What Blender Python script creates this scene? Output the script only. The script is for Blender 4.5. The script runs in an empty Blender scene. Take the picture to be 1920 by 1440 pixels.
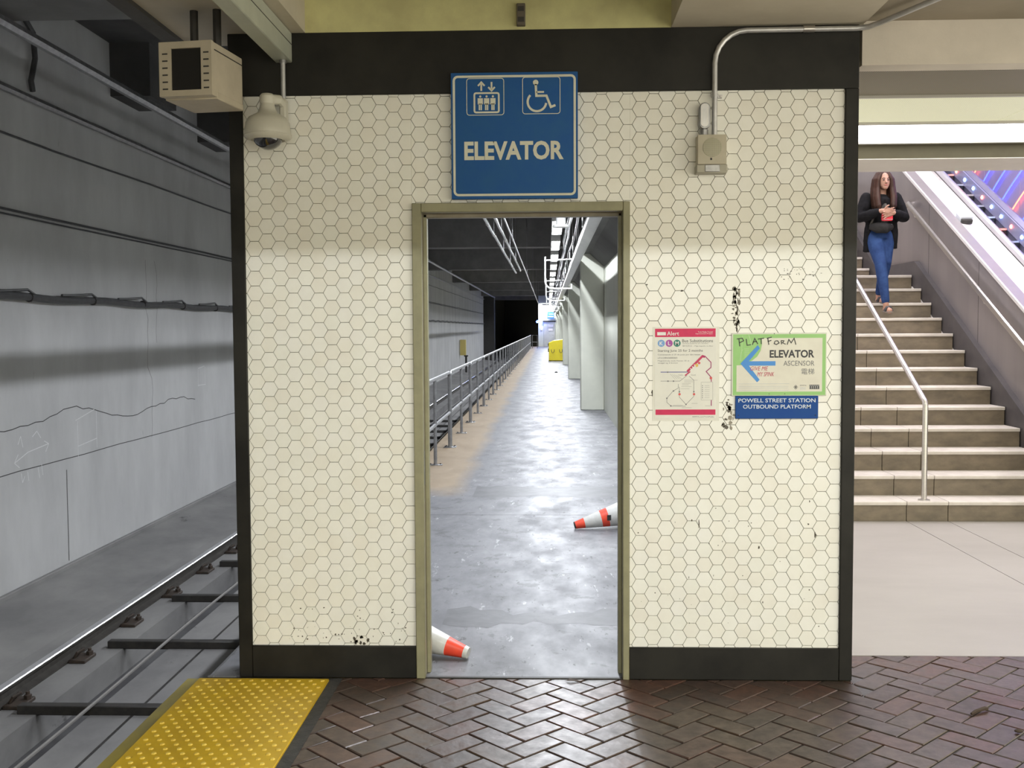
import bpy, bmesh, math, random
from math import radians, sin, cos, pi, sqrt
from mathutils import Vector, Matrix
random.seed(7)
SC = bpy.context.scene
COL = SC.collection

# ------------------------------------------------------------------ camera
F_PX, CAM_D, CAM_H = 1950.0, 4.864308, 1.664
YAW, PITCH, ROLL = radians(1.98894), radians(3.09668), radians(-0.29827)
cam = bpy.data.cameras.new('camera'); cam.sensor_fit = 'HORIZONTAL'; cam.sensor_width = 36.0
cam.lens = F_PX / 1920.0 * 36.0; cam.clip_start = 0.05; cam.clip_end = 400
camo = bpy.data.objects.new('camera', cam); COL.objects.link(camo); SC.camera = camo
fwd = Vector((-sin(YAW), cos(YAW), 0)); rgt = Vector((cos(YAW), sin(YAW), 0)); up = Vector((0, 0, 1))
f2 = fwd * cos(PITCH) - up * sin(PITCH); u2 = up * cos(PITCH) + fwd * sin(PITCH)
r3 = rgt * cos(ROLL) + u2 * sin(ROLL); u3 = u2 * cos(ROLL) - rgt * sin(ROLL)
mw = Matrix((r3, u3, -f2)).transposed().to_4x4(); mw.translation = Vector((0, -CAM_D, CAM_H)); camo.matrix_world = mw

# ------------------------------------------------------------------ world, exposure
w = bpy.data.worlds.new('world'); SC.world = w; w.use_nodes = True
w.node_tree.nodes['Background'].inputs[0].default_value = (1.0, 0.94, 0.76, 1)
w.node_tree.nodes['Background'].inputs[1].default_value = 2.55
SC.view_settings.view_transform = 'Standard'; SC.view_settings.look = 'None'
SC.view_settings.exposure = 0.0; SC.view_settings.gamma = 1.0; SC.view_settings.use_curve_mapping = False
KEY_W, CORR_W, STAIR_W, PANEL_E = 150.0, 168.0, 150.0, 7.0   # lamp powers used by the lamp builders below

# ------------------------------------------------------------------ helpers
OFF = {}
def tag(o, label=None, cat=None, group=None, kind=None):
    if label: o['label'] = label
    if cat: o['category'] = cat
    if group: o['group'] = group
    if kind: o['kind'] = kind
    return o
def empty(name, loc, label=None, cat=None, group=None, kind=None):
    o = bpy.data.objects.new(name, None); COL.objects.link(o); o.location = loc; o.empty_display_size = .1
    OFF[o.name] = Vector(loc)
    return tag(o, label, cat, group, kind)
def link_mesh(name, me, parent=None, loc=(0, 0, 0)):
    o = bpy.data.objects.new(name, me); COL.objects.link(o); o.location = loc
    if parent is not None:
        o.parent = parent; OFF[o.name] = OFF[parent.name]
    else: OFF[o.name] = Vector(loc)
    return o
class MB:
    def __init__(s): s.v = []; s.f = []
    def add(s, vs, fs):
        n = len(s.v); s.v += [Vector(p) for p in vs]; s.f += [tuple(i + n for i in q) for q in fs]; return s
    def box(s, x0, x1, y0, y1, z0, z1):
        vs = [(x, y, z) for x in (x0, x1) for y in (y0, y1) for z in (z0, z1)]
        return s.add(vs, [(0, 1, 3, 2), (4, 6, 7, 5), (0, 4, 5, 1), (2, 3, 7, 6), (0, 2, 6, 4), (1, 5, 7, 3)])
    def obox(s, c, hx, hy, hz, rot):
        vs = [Vector(c) + rot @ Vector((x * hx, y * hy, z * hz)) for x in (-1, 1) for y in (-1, 1) for z in (-1, 1)]
        return s.add(vs, [(0, 1, 3, 2), (4, 6, 7, 5), (0, 4, 5, 1), (2, 3, 7, 6), (0, 2, 6, 4), (1, 5, 7, 3)])
    def prism(s, poly, a, b, axis='y'):
        n = len(poly)
        def P(p, t): return {'x': (t, p[0], p[1]), 'y': (p[0], t, p[1]), 'z': (p[0], p[1], t)}[axis]
        vs = [P(p, a) for p in poly] + [P(p, b) for p in poly]
        fs = [tuple(range(n)), tuple(range(2 * n - 1, n - 1, -1))] + [(i, i + n, (i + 1) % n + n, (i + 1) % n) for i in range(n)]
        return s.add(vs, fs)
    def loft(s, rings, caps=True):
        n = len(rings[0]); vs = [p for r in rings for p in r]; fs = []
        for k in range(len(rings) - 1):
            for i in range(n):
                j = (i + 1) % n; fs.append((k * n + i, k * n + j, (k + 1) * n + j, (k + 1) * n + i))
        if caps: fs += [tuple(range(n - 1, -1, -1)), tuple((len(rings) - 1) * n + i for i in range(n))]
        return s.add(vs, fs)
    def tube(s, pts, r, n=8, caps=True):
        pts = [Vector(p) for p in pts]; rs = r if isinstance(r, (list, tuple)) else [r] * len(pts); rings = []
        t0 = (pts[1] - pts[0]).normalized(); ref = Vector((0, 0, 1)) if abs(t0.z) < .9 else Vector((1, 0, 0))
        for i, p in enumerate(pts):
            if i == 0: t = pts[1] - p
            elif i == len(pts) - 1: t = p - pts[i - 1]
            else: t = (pts[i + 1] - p).normalized() + (p - pts[i - 1]).normalized()
            t.normalize(); a = ref - t * ref.dot(t)
            if a.length < 1e-4: a = Vector((1, 0, 0)) - t * t.x
            a.normalize(); b = t.cross(a); ref = a
            k = 1.0
            if 0 < i < len(pts) - 1:
                cs = max(.5, t.dot((pts[i + 1] - p).normalized())); k = 1 / cs
            rr = rs[i]; rr = rr if isinstance(rr, (list, tuple)) else (rr, rr)
            rings.append([p + a * cos(2 * pi * q / n) * rr[0] + b * sin(2 * pi * q / n) * rr[1] for q in range(n)])
        return s.loft(rings, caps)
    def lathe(s, prof, c, ax=(0, 0, 1), n=20):
        ax = Vector(ax).normalized(); a = ax.orthogonal().normalized(); b = ax.cross(a); c = Vector(c)
        return s.loft([[c + ax * h + (a * cos(2 * pi * i / n) + b * sin(2 * pi * i / n)) * max(r, 1e-4) for i in range(n)] for r, h in prof])
    def ball(s, c, r, n=14, m=9):
        r = r if isinstance(r, (list, tuple)) else (r, r, r); c = Vector(c)
        return s.loft([[c + Vector((r[0] * sin(t) * cos(2 * pi * i / n), r[1] * sin(t) * sin(2 * pi * i / n), -r[2] * cos(t))) for i in range(n)]
                       for t in [max(.05, min(pi - .05, pi * k / (m - 1))) for k in range(m)]])
    def ribbon(s, pts, wd, y, closed=False):            # flat stroke in the XZ plane
        pts = [Vector((p[0], p[1])) for p in pts]
        if closed: pts = pts + [pts[0]]
        L = []
        for i, p in enumerate(pts):
            if closed and i in (0, len(pts) - 1): d0, d1 = (pts[1] - pts[0]).normalized(), (pts[-1] - pts[-2]).normalized()
            else:
                d0 = (pts[min(i + 1, len(pts) - 1)] - pts[min(i, len(pts) - 2)]).normalized(); d1 = (pts[max(i, 1)] - pts[max(i - 1, 0)]).normalized()
            d = (d0 + d1); d = d.normalized() if d.length > 1e-6 else d0
            nn = Vector((-d.y, d.x)); k = 1 / max(.45, d.dot(d0)); L.append((p + nn * wd / 2 * k, p - nn * wd / 2 * k))
        for (a, b), (c, d) in zip(L, L[1:]):
            s.add([(a.x, y, a.y), (b.x, y, b.y), (d.x, y, d.y), (c.x, y, c.y)], [(0, 1, 2, 3)])
        return s
    def disc(s, x, z, r, y, n=20, a0=0, a1=2 * pi):
        return s.add([(x + r * cos(a0 + (a1 - a0) * i / n), y, z + r * sin(a0 + (a1 - a0) * i / n)) for i in range(n)], [tuple(range(n))])
    def mesh(s, name, mat, off=Vector((0, 0, 0)), bevel=0, seg=1, smooth=True, angle=38):
        me = bpy.data.meshes.new(name); me.from_pydata([p - off for p in s.v], [], s.f)
        bm = bmesh.new(); bm.from_mesh(me); bmesh.ops.recalc_face_normals(bm, faces=bm.faces)
        if bevel: bmesh.ops.bevel(bm, geom=list(bm.edges), offset=bevel, segments=seg, affect='EDGES', profile=.7)
        bm.to_mesh(me); bm.free()
        if smooth:
            me.polygons.foreach_set('use_smooth', [True] * len(me.polygons)); me.set_sharp_from_angle(angle=radians(angle))
        if mat: me.materials.append(mat)
        return me
    def build(s, name, mat, parent=None, label=None, cat=None, group=None, kind=None, bevel=0, seg=1, smooth=True):
        if parent is not None:
            o = link_mesh(name, s.mesh(name, mat, OFF[parent.name], bevel, seg, smooth), parent)
        else:
            lo = [min(p[i] for p in s.v) for i in range(3)]; hi = [max(p[i] for p in s.v) for i in range(3)]
            base = Vector(((lo[0] + hi[0]) / 2, (lo[1] + hi[1]) / 2, lo[2]))
            o = link_mesh(name, s.mesh(name, mat, base, bevel, seg, smooth), None, base)
        return tag(o, label, cat, group, kind)
def box(x0, x1, y0, y1, z0, z1): return MB().box(x0, x1, y0, y1, z0, z1)
def copy_tree(o, parent=None, delta=Vector((0, 0, 0))):
    c = o.copy(); COL.objects.link(c); c.parent = parent
    if parent is None: c.location = o.location + delta
    OFF[c.name] = OFF.get(o.name, Vector((0, 0, 0))) + delta
    for ch in list(o.children): copy_tree(ch, c, delta)
    return c
def arc(c, r, a0, a1, n=8): return [(c[0] + r * cos(radians(a0 + (a1 - a0) * i / n)), c[1] + r * sin(radians(a0 + (a1 - a0) * i / n))) for i in range(n + 1)]
def rrect(x0, x1, z0, z1, r, n=4):
    return arc((x1 - r, z0 + r), r, -90, 0, n) + arc((x1 - r, z1 - r), r, 0, 90, n) + arc((x0 + r, z1 - r), r, 90, 180, n) + arc((x0 + r, z0 + r), r, 180, 270, n)

# ------------------------------------------------------------------ materials
MT = {}
def M(name, c, r=.5, m=0.0, c2=None, sc=6.0, amt=1.0, bump=0.0, bsc=90.0, spec=.5, st=(1, 1, 1), spots=None, r2=None, emit=None, lo=.35, hi=.65, alpha=None, attr=None, coat=0, trans=0):
    if name in MT: return MT[name]
    mt = bpy.data.materials.new(name); mt.use_nodes = True; nt = mt.node_tree; N = nt.nodes; L = nt.links
    b = N['Principled BSDF']; b.inputs['Base Color'].default_value = (*c, 1); b.inputs['Roughness'].default_value = r
    b.inputs['Metallic'].default_value = m; b.inputs['Specular IOR Level'].default_value = spec
    if coat: b.inputs['Coat Weight'].default_value = coat; b.inputs['Coat Roughness'].default_value = .1 if coat == 1 else .27
    if trans: b.inputs['Transmission Weight'].default_value = trans
    if emit: b.inputs['Emission Color'].default_value = (*emit[0], 1); b.inputs['Emission Strength'].default_value = emit[1]
    geo = N.new('ShaderNodeNewGeometry'); mp = N.new('ShaderNodeMapping'); L.new(geo.outputs['Position'], mp.inputs[0]); mp.inputs['Scale'].default_value = st
    col = None
    if c2 is not None:
        no = N.new('ShaderNodeTexNoise'); no.inputs['Scale'].default_value = sc; no.inputs['Detail'].default_value = 7; no.inputs['Roughness'].default_value = .62
        L.new(mp.outputs[0], no.inputs['Vector'])
        mr = N.new('ShaderNodeMapRange'); mr.inputs[1].default_value = lo; mr.inputs[2].default_value = hi; mr.inputs[4].default_value = amt
        L.new(no.outputs[0], mr.inputs[0])
        mx = N.new('ShaderNodeMix'); mx.data_type = 'RGBA'; mx.inputs[6].default_value = (*c, 1); mx.inputs[7].default_value = (*c2, 1)
        L.new(mr.outputs[0], mx.inputs[0]); col = mx.outputs[2]
        if r2 is not None:
            rr = N.new('ShaderNodeMapRange'); rr.inputs[1].default_value = lo; rr.inputs[2].default_value = hi; rr.inputs[3].default_value = r; rr.inputs[4].default_value = r2
            L.new(no.outputs[0], rr.inputs[0]); L.new(rr.outputs[0], b.inputs['Roughness'])
    for sp in (spots or []):                             # (scale, threshold, colour, stretch)
        mp2 = N.new('ShaderNodeMapping'); mp2.inputs['Scale'].default_value = sp[3]; L.new(geo.outputs['Position'], mp2.inputs[0])
        n2 = N.new('ShaderNodeTexNoise'); n2.inputs['Scale'].default_value = sp[0]; n2.inputs['Detail'].default_value = 5; n2.inputs['Roughness'].default_value = .7
        L.new(mp2.outputs[0], n2.inputs['Vector'])
        m2 = N.new('ShaderNodeMapRange'); m2.inputs[1].default_value = sp[1]; m2.inputs[2].default_value = sp[1] + .05; L.new(n2.outputs[0], m2.inputs[0])
        fac = m2.outputs[0]
        if len(sp) > 4:                                   # confine wear to a height band (dirt kicked up from the floor)
            sx = N.new('ShaderNodeSeparateXYZ'); L.new(geo.outputs['Position'], sx.inputs[0])
            m3 = N.new('ShaderNodeMapRange'); m3.inputs[1].default_value = sp[4][0]; m3.inputs[2].default_value = sp[4][1]; m3.inputs[3].default_value = 1; m3.inputs[4].default_value = 0
            L.new(sx.outputs[2], m3.inputs[0]); mm = N.new('ShaderNodeMath'); mm.operation = 'MULTIPLY'; L.new(fac, mm.inputs[0]); L.new(m3.outputs[0], mm.inputs[1]); fac = mm.outputs[0]
        mx2 = N.new('ShaderNodeMix'); mx2.data_type = 'RGBA'; L.new(fac, mx2.inputs[0])
        if col is not None: L.new(col, mx2.inputs[6])
        else: mx2.inputs[6].default_value = (*c, 1)
        mx2.inputs[7].default_value = (*sp[2], 1); col = mx2.outputs[2]
    if attr:                                              # per-piece tint carried by the mesh
        at = N.new('ShaderNodeAttribute'); at.attribute_name = 'tint'
        hs = N.new('ShaderNodeMix'); hs.data_type = 'RGBA'; hs.blend_type = 'MULTIPLY'; hs.inputs[0].default_value = 1
        if col is not None: L.new(col, hs.inputs[6])
        else: hs.inputs[6].default_value = (*c, 1)
        L.new(at.outputs['Color'], hs.inputs[7]); col = hs.outputs[2]
    if col is not None: L.new(col, b.inputs['Base Color'])
    if bump:
        nb = N.new('ShaderNodeTexNoise'); nb.inputs['Scale'].default_value = bsc; nb.inputs['Detail'].default_value = 5; L.new(mp.outputs[0], nb.inputs['Vector'])
        bp = N.new('ShaderNodeBump'); bp.inputs['Strength'].default_value = bump; bp.inputs['Distance'].default_value = .01
        L.new(nb.outputs[0], bp.inputs['Height']); L.new(bp.outputs[0], b.inputs['Normal'])
    MT[name] = mt; return mt
def flat(name, c, r=.55): return M(name, c, r, c2=tuple(x * .88 for x in c), sc=30)
def set_tint(me, col):
    a = me.color_attributes.new('tint', 'FLOAT_COLOR', 'POINT'); a.data.foreach_set('color', [x for _ in me.vertices for x in (*col, 1)])

m_tile = M('cream_tile', (.87, .865, .815), .28, c2=(.835, .825, .77), sc=9, attr=True, spots=[(26, .69, (.16, .13, .08), (1, 1, 1), (.25, .5)), (5.0, .74, (.42, .37, .27), (1, 1, .35))])
m_grout = M('olive_grout', (.13, .105, .045), .85, c2=(.09, .08, .05), sc=20)
m_black = M('black_enamel', (.008, .0075, .007), .5, spec=.3, c2=(.02, .019, .016), sc=3, bump=.03, bsc=60)
m_frame = M('olive_frame_paint', (.30, .285, .175), .45, c2=(.25, .24, .15), sc=12, bump=.05, bsc=60, spots=[(30, .72, (.12, .10, .06), (1, 1, .4))])
m_frame_in = M('frame_rebate_paint', (.30, .27, .20), .5, c2=(.24, .21, .15), sc=10)
m_brick = M('glazed_brick', (.076, .045, .035), .34, c2=(.048, .033, .027), sc=16, r2=.50, attr=True, bump=.2, bsc=20, spec=.38, spots=[(30, .66, (.03, .026, .023), (1, 1, 1)), (7, .68, (.12, .105, .10), (1, 1, 1))], coat=.14)
m_mortar = M('dark_mortar', (.030, .027, .025), .4, c2=(.045, .042, .04), sc=30, bump=.2)
m_corr = M('worn_concrete_floor', (.185, .185, .198), .42, c2=(.115, .115, .125), sc=3.4, r2=.60, spec=.45, bump=.16, bsc=11, st=(1, .5, 1), spots=[(4.2, .57, (.10, .10, .106), (1.0, .9, 1)), (13, .61, (.055, .055, .058), (1.4, .55, 1)), (9, .62, (.34, .34, .355), (1.2, .3, 1)), (30, .66, (.05, .05, .053), (2.2, .5, 1))])
def ochre_stain(mt):                                   # rust-coloured stain along the trackside edge of the walkway
    nt = mt.node_tree; N = nt.nodes; L = nt.links; b = N['Principled BSDF']; src = b.inputs['Base Color'].links[0].from_socket
    geo = N.new('ShaderNodeNewGeometry'); sx = N.new('ShaderNodeSeparateXYZ'); L.new(geo.outputs['Position'], sx.inputs[0])
    no = N.new('ShaderNodeTexNoise'); no.inputs['Scale'].default_value = .9; no.inputs['Detail'].default_value = 6; L.new(geo.outputs['Position'], no.inputs['Vector'])
    ad = N.new('ShaderNodeMath'); ad.operation = 'MULTIPLY_ADD'; ad.inputs[1].default_value = -.35; L.new(no.outputs[0], ad.inputs[0]); L.new(sx.outputs[0], ad.inputs[2])
    m1 = N.new('ShaderNodeMapRange'); m1.inputs[1].default_value = -1.20; m1.inputs[2].default_value = -1.0; m1.inputs[3].default_value = .85; m1.inputs[4].default_value = 0; L.new(ad.outputs[0], m1.inputs[0])
    a2 = N.new('ShaderNodeMath'); a2.operation = 'MULTIPLY_ADD'; a2.inputs[1].default_value = 3.0; L.new(no.outputs[0], a2.inputs[0]); L.new(sx.outputs[1], a2.inputs[2])
    m2 = N.new('ShaderNodeMapRange'); m2.inputs[1].default_value = 6.6; m2.inputs[2].default_value = 7.6; L.new(a2.outputs[0], m2.inputs[0])
    mu = N.new('ShaderNodeMath'); mu.operation = 'MULTIPLY'; L.new(m1.outputs[0], mu.inputs[0]); L.new(m2.outputs[0], mu.inputs[1])
    mx = N.new('ShaderNodeMix'); mx.data_type = 'RGBA'; L.new(mu.outputs[0], mx.inputs[0]); L.new(src, mx.inputs[6]); mx.inputs[7].default_value = (.30, .225, .145, 1); L.new(mx.outputs[2], b.inputs['Base Color'])
ochre_stain(m_corr)
m_corrdark = M('patched_concrete', (.075, .075, .081), .5, c2=(.115, .115, .122), sc=6, bump=.1, bsc=20)
m_terr = M('pale_terrazzo', (.36, .34, .318), .42, c2=(.315, .296, .275), sc=1.6, st=(.5, 1, 1), bump=.02, spots=[(60, .76, (.25, .23, .2), (1, 1, 1))])
m_wall_l = M('tunnel_concrete', (.56, .56, .56), .75, c2=(.45, .45, .452), sc=.9, st=(1, 1.2, .5), bump=.15, bsc=8, spots=[(3.2, .70, (.30, .30, .30), (1, 1.5, .35)), (9, .74, (.2, .19, .18), (1, 1, 1))])
m_tbed = M('trackbed_concrete', (.26, .255, .25), .6, c2=(.17, .166, .168), sc=1.4, st=(1, .6, 1), bump=.2, bsc=12, spots=[(2.0, .66, (.09, .085, .085), (1, .55, 1)), (26, .73, (.3, .3, .3), (1, 1, 1))])
m_ceil_c = M('shade_dark_concrete', (.085, .082, .08), .8, c2=(.055, .054, .052), sc=1.5, bump=.1)  # concrete lowered in tone so unlit areas sink into shade
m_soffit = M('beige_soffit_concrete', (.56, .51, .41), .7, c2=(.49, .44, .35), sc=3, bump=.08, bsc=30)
m_soffit2 = M('shaded_soffit_concrete', (.33, .285, .22), .7, c2=(.27, .235, .18), sc=2, bump=.08, bsc=30)  # soffit concrete repeated darker and browner to paint in its shade
m_coffer = M('yellowed_coffer_concrete', (.64, .62, .31), .7, c2=(.50, .47, .24), sc=5, bump=.1, bsc=40, spots=[(18, .70, (.24, .2, .1), (1, 1, 1))])
m_pill = M('painted_pillar', (.60, .61, .53), .6, c2=(.55, .56, .49), sc=3, bump=.04)
m_galv = M('galvanised_steel', (.42, .42, .43), .38, .85, c2=(.30, .30, .31), sc=18)
m_galvl = M('light_galvanised', (.62, .62, .63), .35, .6, c2=(.50, .50, .51), sc=18)
m_steel = M('brushed_steel', (.62, .60, .58), .3, .9, c2=(.52, .50, .48), sc=30, st=(1, 1, 8))
m_white = M('white_enamel', (.80, .80, .78), .4, c2=(.74, .74, .72), sc=10)
m_dark = M('dark_iron', (.022, .021, .021), .55, c2=(.04, .036, .032), sc=14)
m_rust = M('rusty_clip', (.035, .028, .022), .7, c2=(.06, .04, .03), sc=30)
m_yel = M('yellow_tactile', (.66, .43, .020), .5, c2=(.54, .34, .02), sc=7, bump=.03, spots=[(3.2, .66, (.20, .145, .04), (1, 1, 1)), (26, .72, (.3, .2, .05), (1, 1, 1))])
m_yelold = M('worn_yellow_coping', (.33, .27, .06), .6, c2=(.20, .18, .09), sc=6, st=(1, .3, 1))
m_signblue = M('sign_blue', (.024, .10, .31), .6, c2=(.028, .11, .295), sc=14, spec=.15)
m_plateblue = M('plate_blue', (.010, .062, .27), .5, c2=(.013, .07, .265), sc=14, spec=.2)
m_print = M('sign_white_print', (.70, .70, .58), .5, c2=(.64, .63, .52), sc=16)

def text(body, x, z, y, wd=None, ht=None, mat=None, parent=None, align='L', name='lettering', bold=0.0, shear=0, label=None, space=1.0):
    cu = bpy.data.curves.new('t', 'FONT'); cu.body = body; cu.size = 1; cu.offset = bold; cu.shear = shear; cu.resolution_u = 3; cu.space_character = space
    to = bpy.data.objects.new('t', cu); me = to.to_mesh()
    vs = [v.co.copy() for v in me.vertices]; fs = [tuple(p.vertices) for p in me.polygons]; to.to_mesh_clear()
    bpy.data.objects.remove(to); bpy.data.curves.remove(cu)
    if not vs: return None
    x0, x1 = min(v.x for v in vs), max(v.x for v in vs); y0, y1 = min(v.y for v in vs), max(v.y for v in vs)
    sx = wd / (x1 - x0) if wd else None; sy = ht / (y1 - y0) if ht else sx
    sx = sx or sy; W_ = (x1 - x0) * sx
    ox = {'L': x, 'C': x - W_ / 2, 'R': x - W_}[align]
    mb = MB(); mb.add([(ox + (v.x - x0) * sx, y, z + (v.y - y0) * sy) for v in vs], fs)
    o = mb.build(name, mat, parent, smooth=False)
    if label: o['label'] = label
    return o

# ================================================================== STRUCTURE
# ---- elevator partition wall (front face at Y=0)
WL, WR, WT = -1.481, 1.42, 3.03           # outer black edges, top
TL, TR, TB, TT = -1.417, 1.359, .153, 2.745
DX0, DX1, DZ = -.63, .379, 2.243            # door frame outer
TH = .20
wall = empty('wall_front', (0, .1, 0), 'partition wall faced with cream hexagonal tiles and edged in black, doorway in it', 'wall', kind='structure')
FY = 0.0
bk = MB()
for (a, b, c, d) in ((WL, DX0, -.15, WT), (DX1, WR, -.15, WT), (DX0, DX1, DZ, WT)): bk.box(a, b, .012, TH, c, d)
bk.build('grout_bed', m_grout, wall)
# hexagonal tiles
HP = .0695; CP = HP * sqrt(3) / 2; RH = (HP - .0017) / sqrt(3); HX, HZ = -1.375, 1.936 - HP / 2
def hexpoly(cx, cz, r=RH): return [(cx + r * cos(pi / 3 * i), cz + r * sin(pi / 3 * i)) for i in range(6)]
def clip(poly, fn):
    out = []
    for i in range(len(poly)):
        a, b = poly[i], poly[(i + 1) % len(poly)]; fa, fb = fn(a), fn(b)
        if fa >= 0: out.append(a)
        if (fa >= 0) != (fb >= 0):
            t = fa / (fa - fb); out.append((a[0] + (b[0] - a[0]) * t, a[1] + (b[1] - a[1]) * t))
    return out
def cliprect(poly, x0, x1, z0, z1):
    for fn in (lambda p: p[0] - x0, lambda p: x1 - p[0], lambda p: p[1] - z0, lambda p: z1 - p[1]):
        if len(poly) >= 3: poly = clip(poly, fn)
    return poly
def area(p): return abs(sum(p[i][0] * p[(i + 1) % len(p)][1] - p[(i + 1) % len(p)][0] * p[i][1] for i in range(len(p)))) / 2 if len(p) > 2 else 0
full, part = [], []
regions = [(TL, DX0 - .002, TB, TT), (DX1 + .002, TR, TB, TT), (DX0 - .002, DX1 + .002, DZ + .002, TT)]
for i in range(-2, 50):
    for j in range(-32, 20):
        cx = HX + i * CP; cz = HZ + j * HP + (HP / 2 if i % 2 else 0); hp = hexpoly(cx, cz)
        a0 = area(hp); tot = 0; pcs = []
        for rg in regions:
            q = cliprect(hp, *rg); a = area(q)
            if a > 1e-5: tot += a; pcs.append(q)
        if tot > a0 * .995 and len(pcs) == 1: full.append((cx, cz))
        else: part += pcs
TINTS = [(1, 1, 1), (.985, .98, .965), (1.01, 1.01, 1.01), (.965, .95, .93), (1.0, .99, .975), (.99, .99, 1.0), (.975, .98, .97)]
tile_me = []
for k, tcol in enumerate(TINTS):
    p0 = hexpoly(0, 0); p1 = hexpoly(0, 0, RH - .0009)
    mb = MB(); mb.add([(x, .010, z) for x, z in p0] + [(x, .0018, z) for x, z in p0] + [(x, 0, z) for x, z in p1],
                      [(i, (i + 1) % 6, 6 + (i + 1) % 6, 6 + i) for i in range(6)] + [(6 + i, 6 + (i + 1) % 6, 12 + (i + 1) % 6, 12 + i) for i in range(6)] + [tuple(range(12, 18))])
    me = mb.mesh('tile', m_tile, smooth=False); set_tint(me, tcol); tile_me.append(me)
full.sort(key=lambda p: -p[0]); indiv, rest = full[:300], full[300:]
for k, (cx, cz) in enumerate(indiv):
    o = bpy.data.objects.new('tile', random.choice(tile_me)); COL.objects.link(o); o.parent = wall; o.location = Vector((cx, FY, cz)) - OFF[wall.name]
def tile_field(polys):
    vs, fs, tn = [], [], []
    for p in polys:
        n = len(p); b = len(vs); cx = sum(q[0] for q in p) / n; cz = sum(q[1] for q in p) / n; t = random.choice(TINTS)
        vs += [(x, .010, z) for x, z in p] + [(x, .0018, z) for x, z in p] + [(cx + (x - cx) * .977, 0, cz + (z - cz) * .977) for x, z in p]; tn += [t] * (3 * n)
        fs += [tuple(b + 2 * n + i for i in range(n))]
        for i in range(n):
            j = (i + 1) % n; fs += [(b + i, b + j, b + n + j, b + n + i), (b + n + i, b + n + j, b + 2 * n + j, b + 2 * n + i)]
    me = bpy.data.meshes.new('tile_field'); me.from_pydata([Vector(v) - OFF[wall.name] for v in vs], [], fs)
    bm = bmesh.new(); bm.from_mesh(me); bmesh.ops.recalc_face_normals(bm, faces=bm.faces); bm.to_mesh(me); bm.free()
    me.materials.append(m_tile); a = me.color_attributes.new('tint', 'FLOAT_COLOR', 'POINT'); a.data.foreach_set('color', [x for t in tn for x in (*t, 1)])
    tag(link_mesh('tile_field', me, wall), kind='stuff')
tile_field([hexpoly(*c) for c in rest] + part)
# black edging
box(WL, WR, -.014, .012, TT, WT).build('black_top_band', m_black, wall, bevel=.003)
box(WL, TL, -.014, .012, 0, TT).build('black_edge_strip', m_black, wall, bevel=.003)
box(TR, WR, -.014, .012, 0, TT).build('black_edge_strip', m_black, wall, bevel=.003)
box(TL, DX0, -.014, .012, 0, TB).build('black_plinth', m_black, wall, bevel=.003)
box(DX1, TR, -.014, .012, 0, TB).build('black_plinth', m_black, wall, bevel=.003)
# grime, chips and old adhesive on the tiles
m_grime = M('dark_grime', (.10, .085, .06), .8, c2=(.05, .045, .035), sc=60)
m_glue = M('old_adhesive', (.40, .36, .29), .7, c2=(.22, .2, .16), sc=40)
def blot(mb, x, z, rx, rz, n=9, y=-.0006):
    ph = random.random() * 6
    mb.add([(x + rx * cos(2 * pi * i / n) * random.uniform(.4, 1), y, z + rz * sin(2 * pi * i / n) * random.uniform(.4, 1)) for i in range(n)], [tuple(range(n))])
g = MB()
for _ in range(60): blot(g, random.uniform(-1.25, -.66), .155 + abs(random.gauss(0, .09)), random.uniform(.001, .006), random.uniform(.001, .006))
for _ in range(9): blot(g, random.uniform(-.93, -.86), random.uniform(.16, .20), .010, .012)
for _ in range(26): blot(g, random.uniform(1.07, 1.27), random.uniform(1.88, 1.93) , random.uniform(.002, .008), random.uniform(.001, .004))
for _ in range(34): blot(g, random.uniform(.42, 1.34), random.uniform(.25, .85), random.uniform(.001, .004), random.uniform(.001, .008))
for (x, z, a, b) in ((.49, 1.355, .012, .02), (1.245, .69, .006, .016), (1.215, .74, .006, .006), (.985, .63, .006, .012), (.705, .74, .004, .03), (.46, 1.86, .008, .004), (.62, 1.83, .01, .006)):
    blot(g, x, z, a, b)
g.build('grime_marks', m_grime, wall, kind='stuff', smooth=False)
g = MB(); gd = MB()
for _ in range(46): blot(random.choice((g, gd, gd)), .872 + random.gauss(0, .008), random.uniform(1.64, 1.85), random.uniform(.002, .012), random.uniform(.003, .02))
for _ in range(30): blot(random.choice((g, gd)), .84 + random.gauss(0, .012), random.uniform(1.19, 1.33), random.uniform(.003, .014), random.uniform(.003, .02))
g.build('adhesive_residue', m_glue, wall, kind='stuff', smooth=False); gd.build('adhesive_residue', M('dark_adhesive', (.20, .18, .145), .8, c2=(.10, .09, .075), sc=50), wall, kind='stuff', smooth=False)

# ---- door frame (no leaf)
door = empty('door_1', ((DX0 + DX1) / 2, .1, 0), 'open steel door frame painted olive, without a door leaf', 'door frame', kind='structure')
fw = .043
def jamb(xa, xb, sgn):
    mb = MB().box(min(xa, xb), max(xa, xb), -.022, .012, 0, DZ); return mb
jamb(DX0, DX0 + fw, 1).build('jamb', m_frame, door, bevel=.003)
jamb(DX1 - .031, DX1, 1).build('jamb', m_frame, door, bevel=.003)
box(DX0 + fw, DX1 - .031, -.0215, .012, DZ - .042, DZ).build('head', m_frame, door, bevel=.003)
box(DX0 + .012, DX0 + fw - .002, .012, TH + .012, 0, DZ - .042).build('reveal', m_frame_in, door)
box(DX1 - .029, DX1 - .012, .012, TH + .012, 0, DZ - .042).build('reveal', m_frame, door)
box(DX0 + .012, DX1 - .012, .012, TH + .012, DZ - .04, DZ - .012).build('reveal', m_frame_in, door)
box(DX0 + fw - .002, DX0 + fw + .016, .07, .12, 0, DZ - .042).build('door_stop', m_frame, door, bevel=.002)
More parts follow.
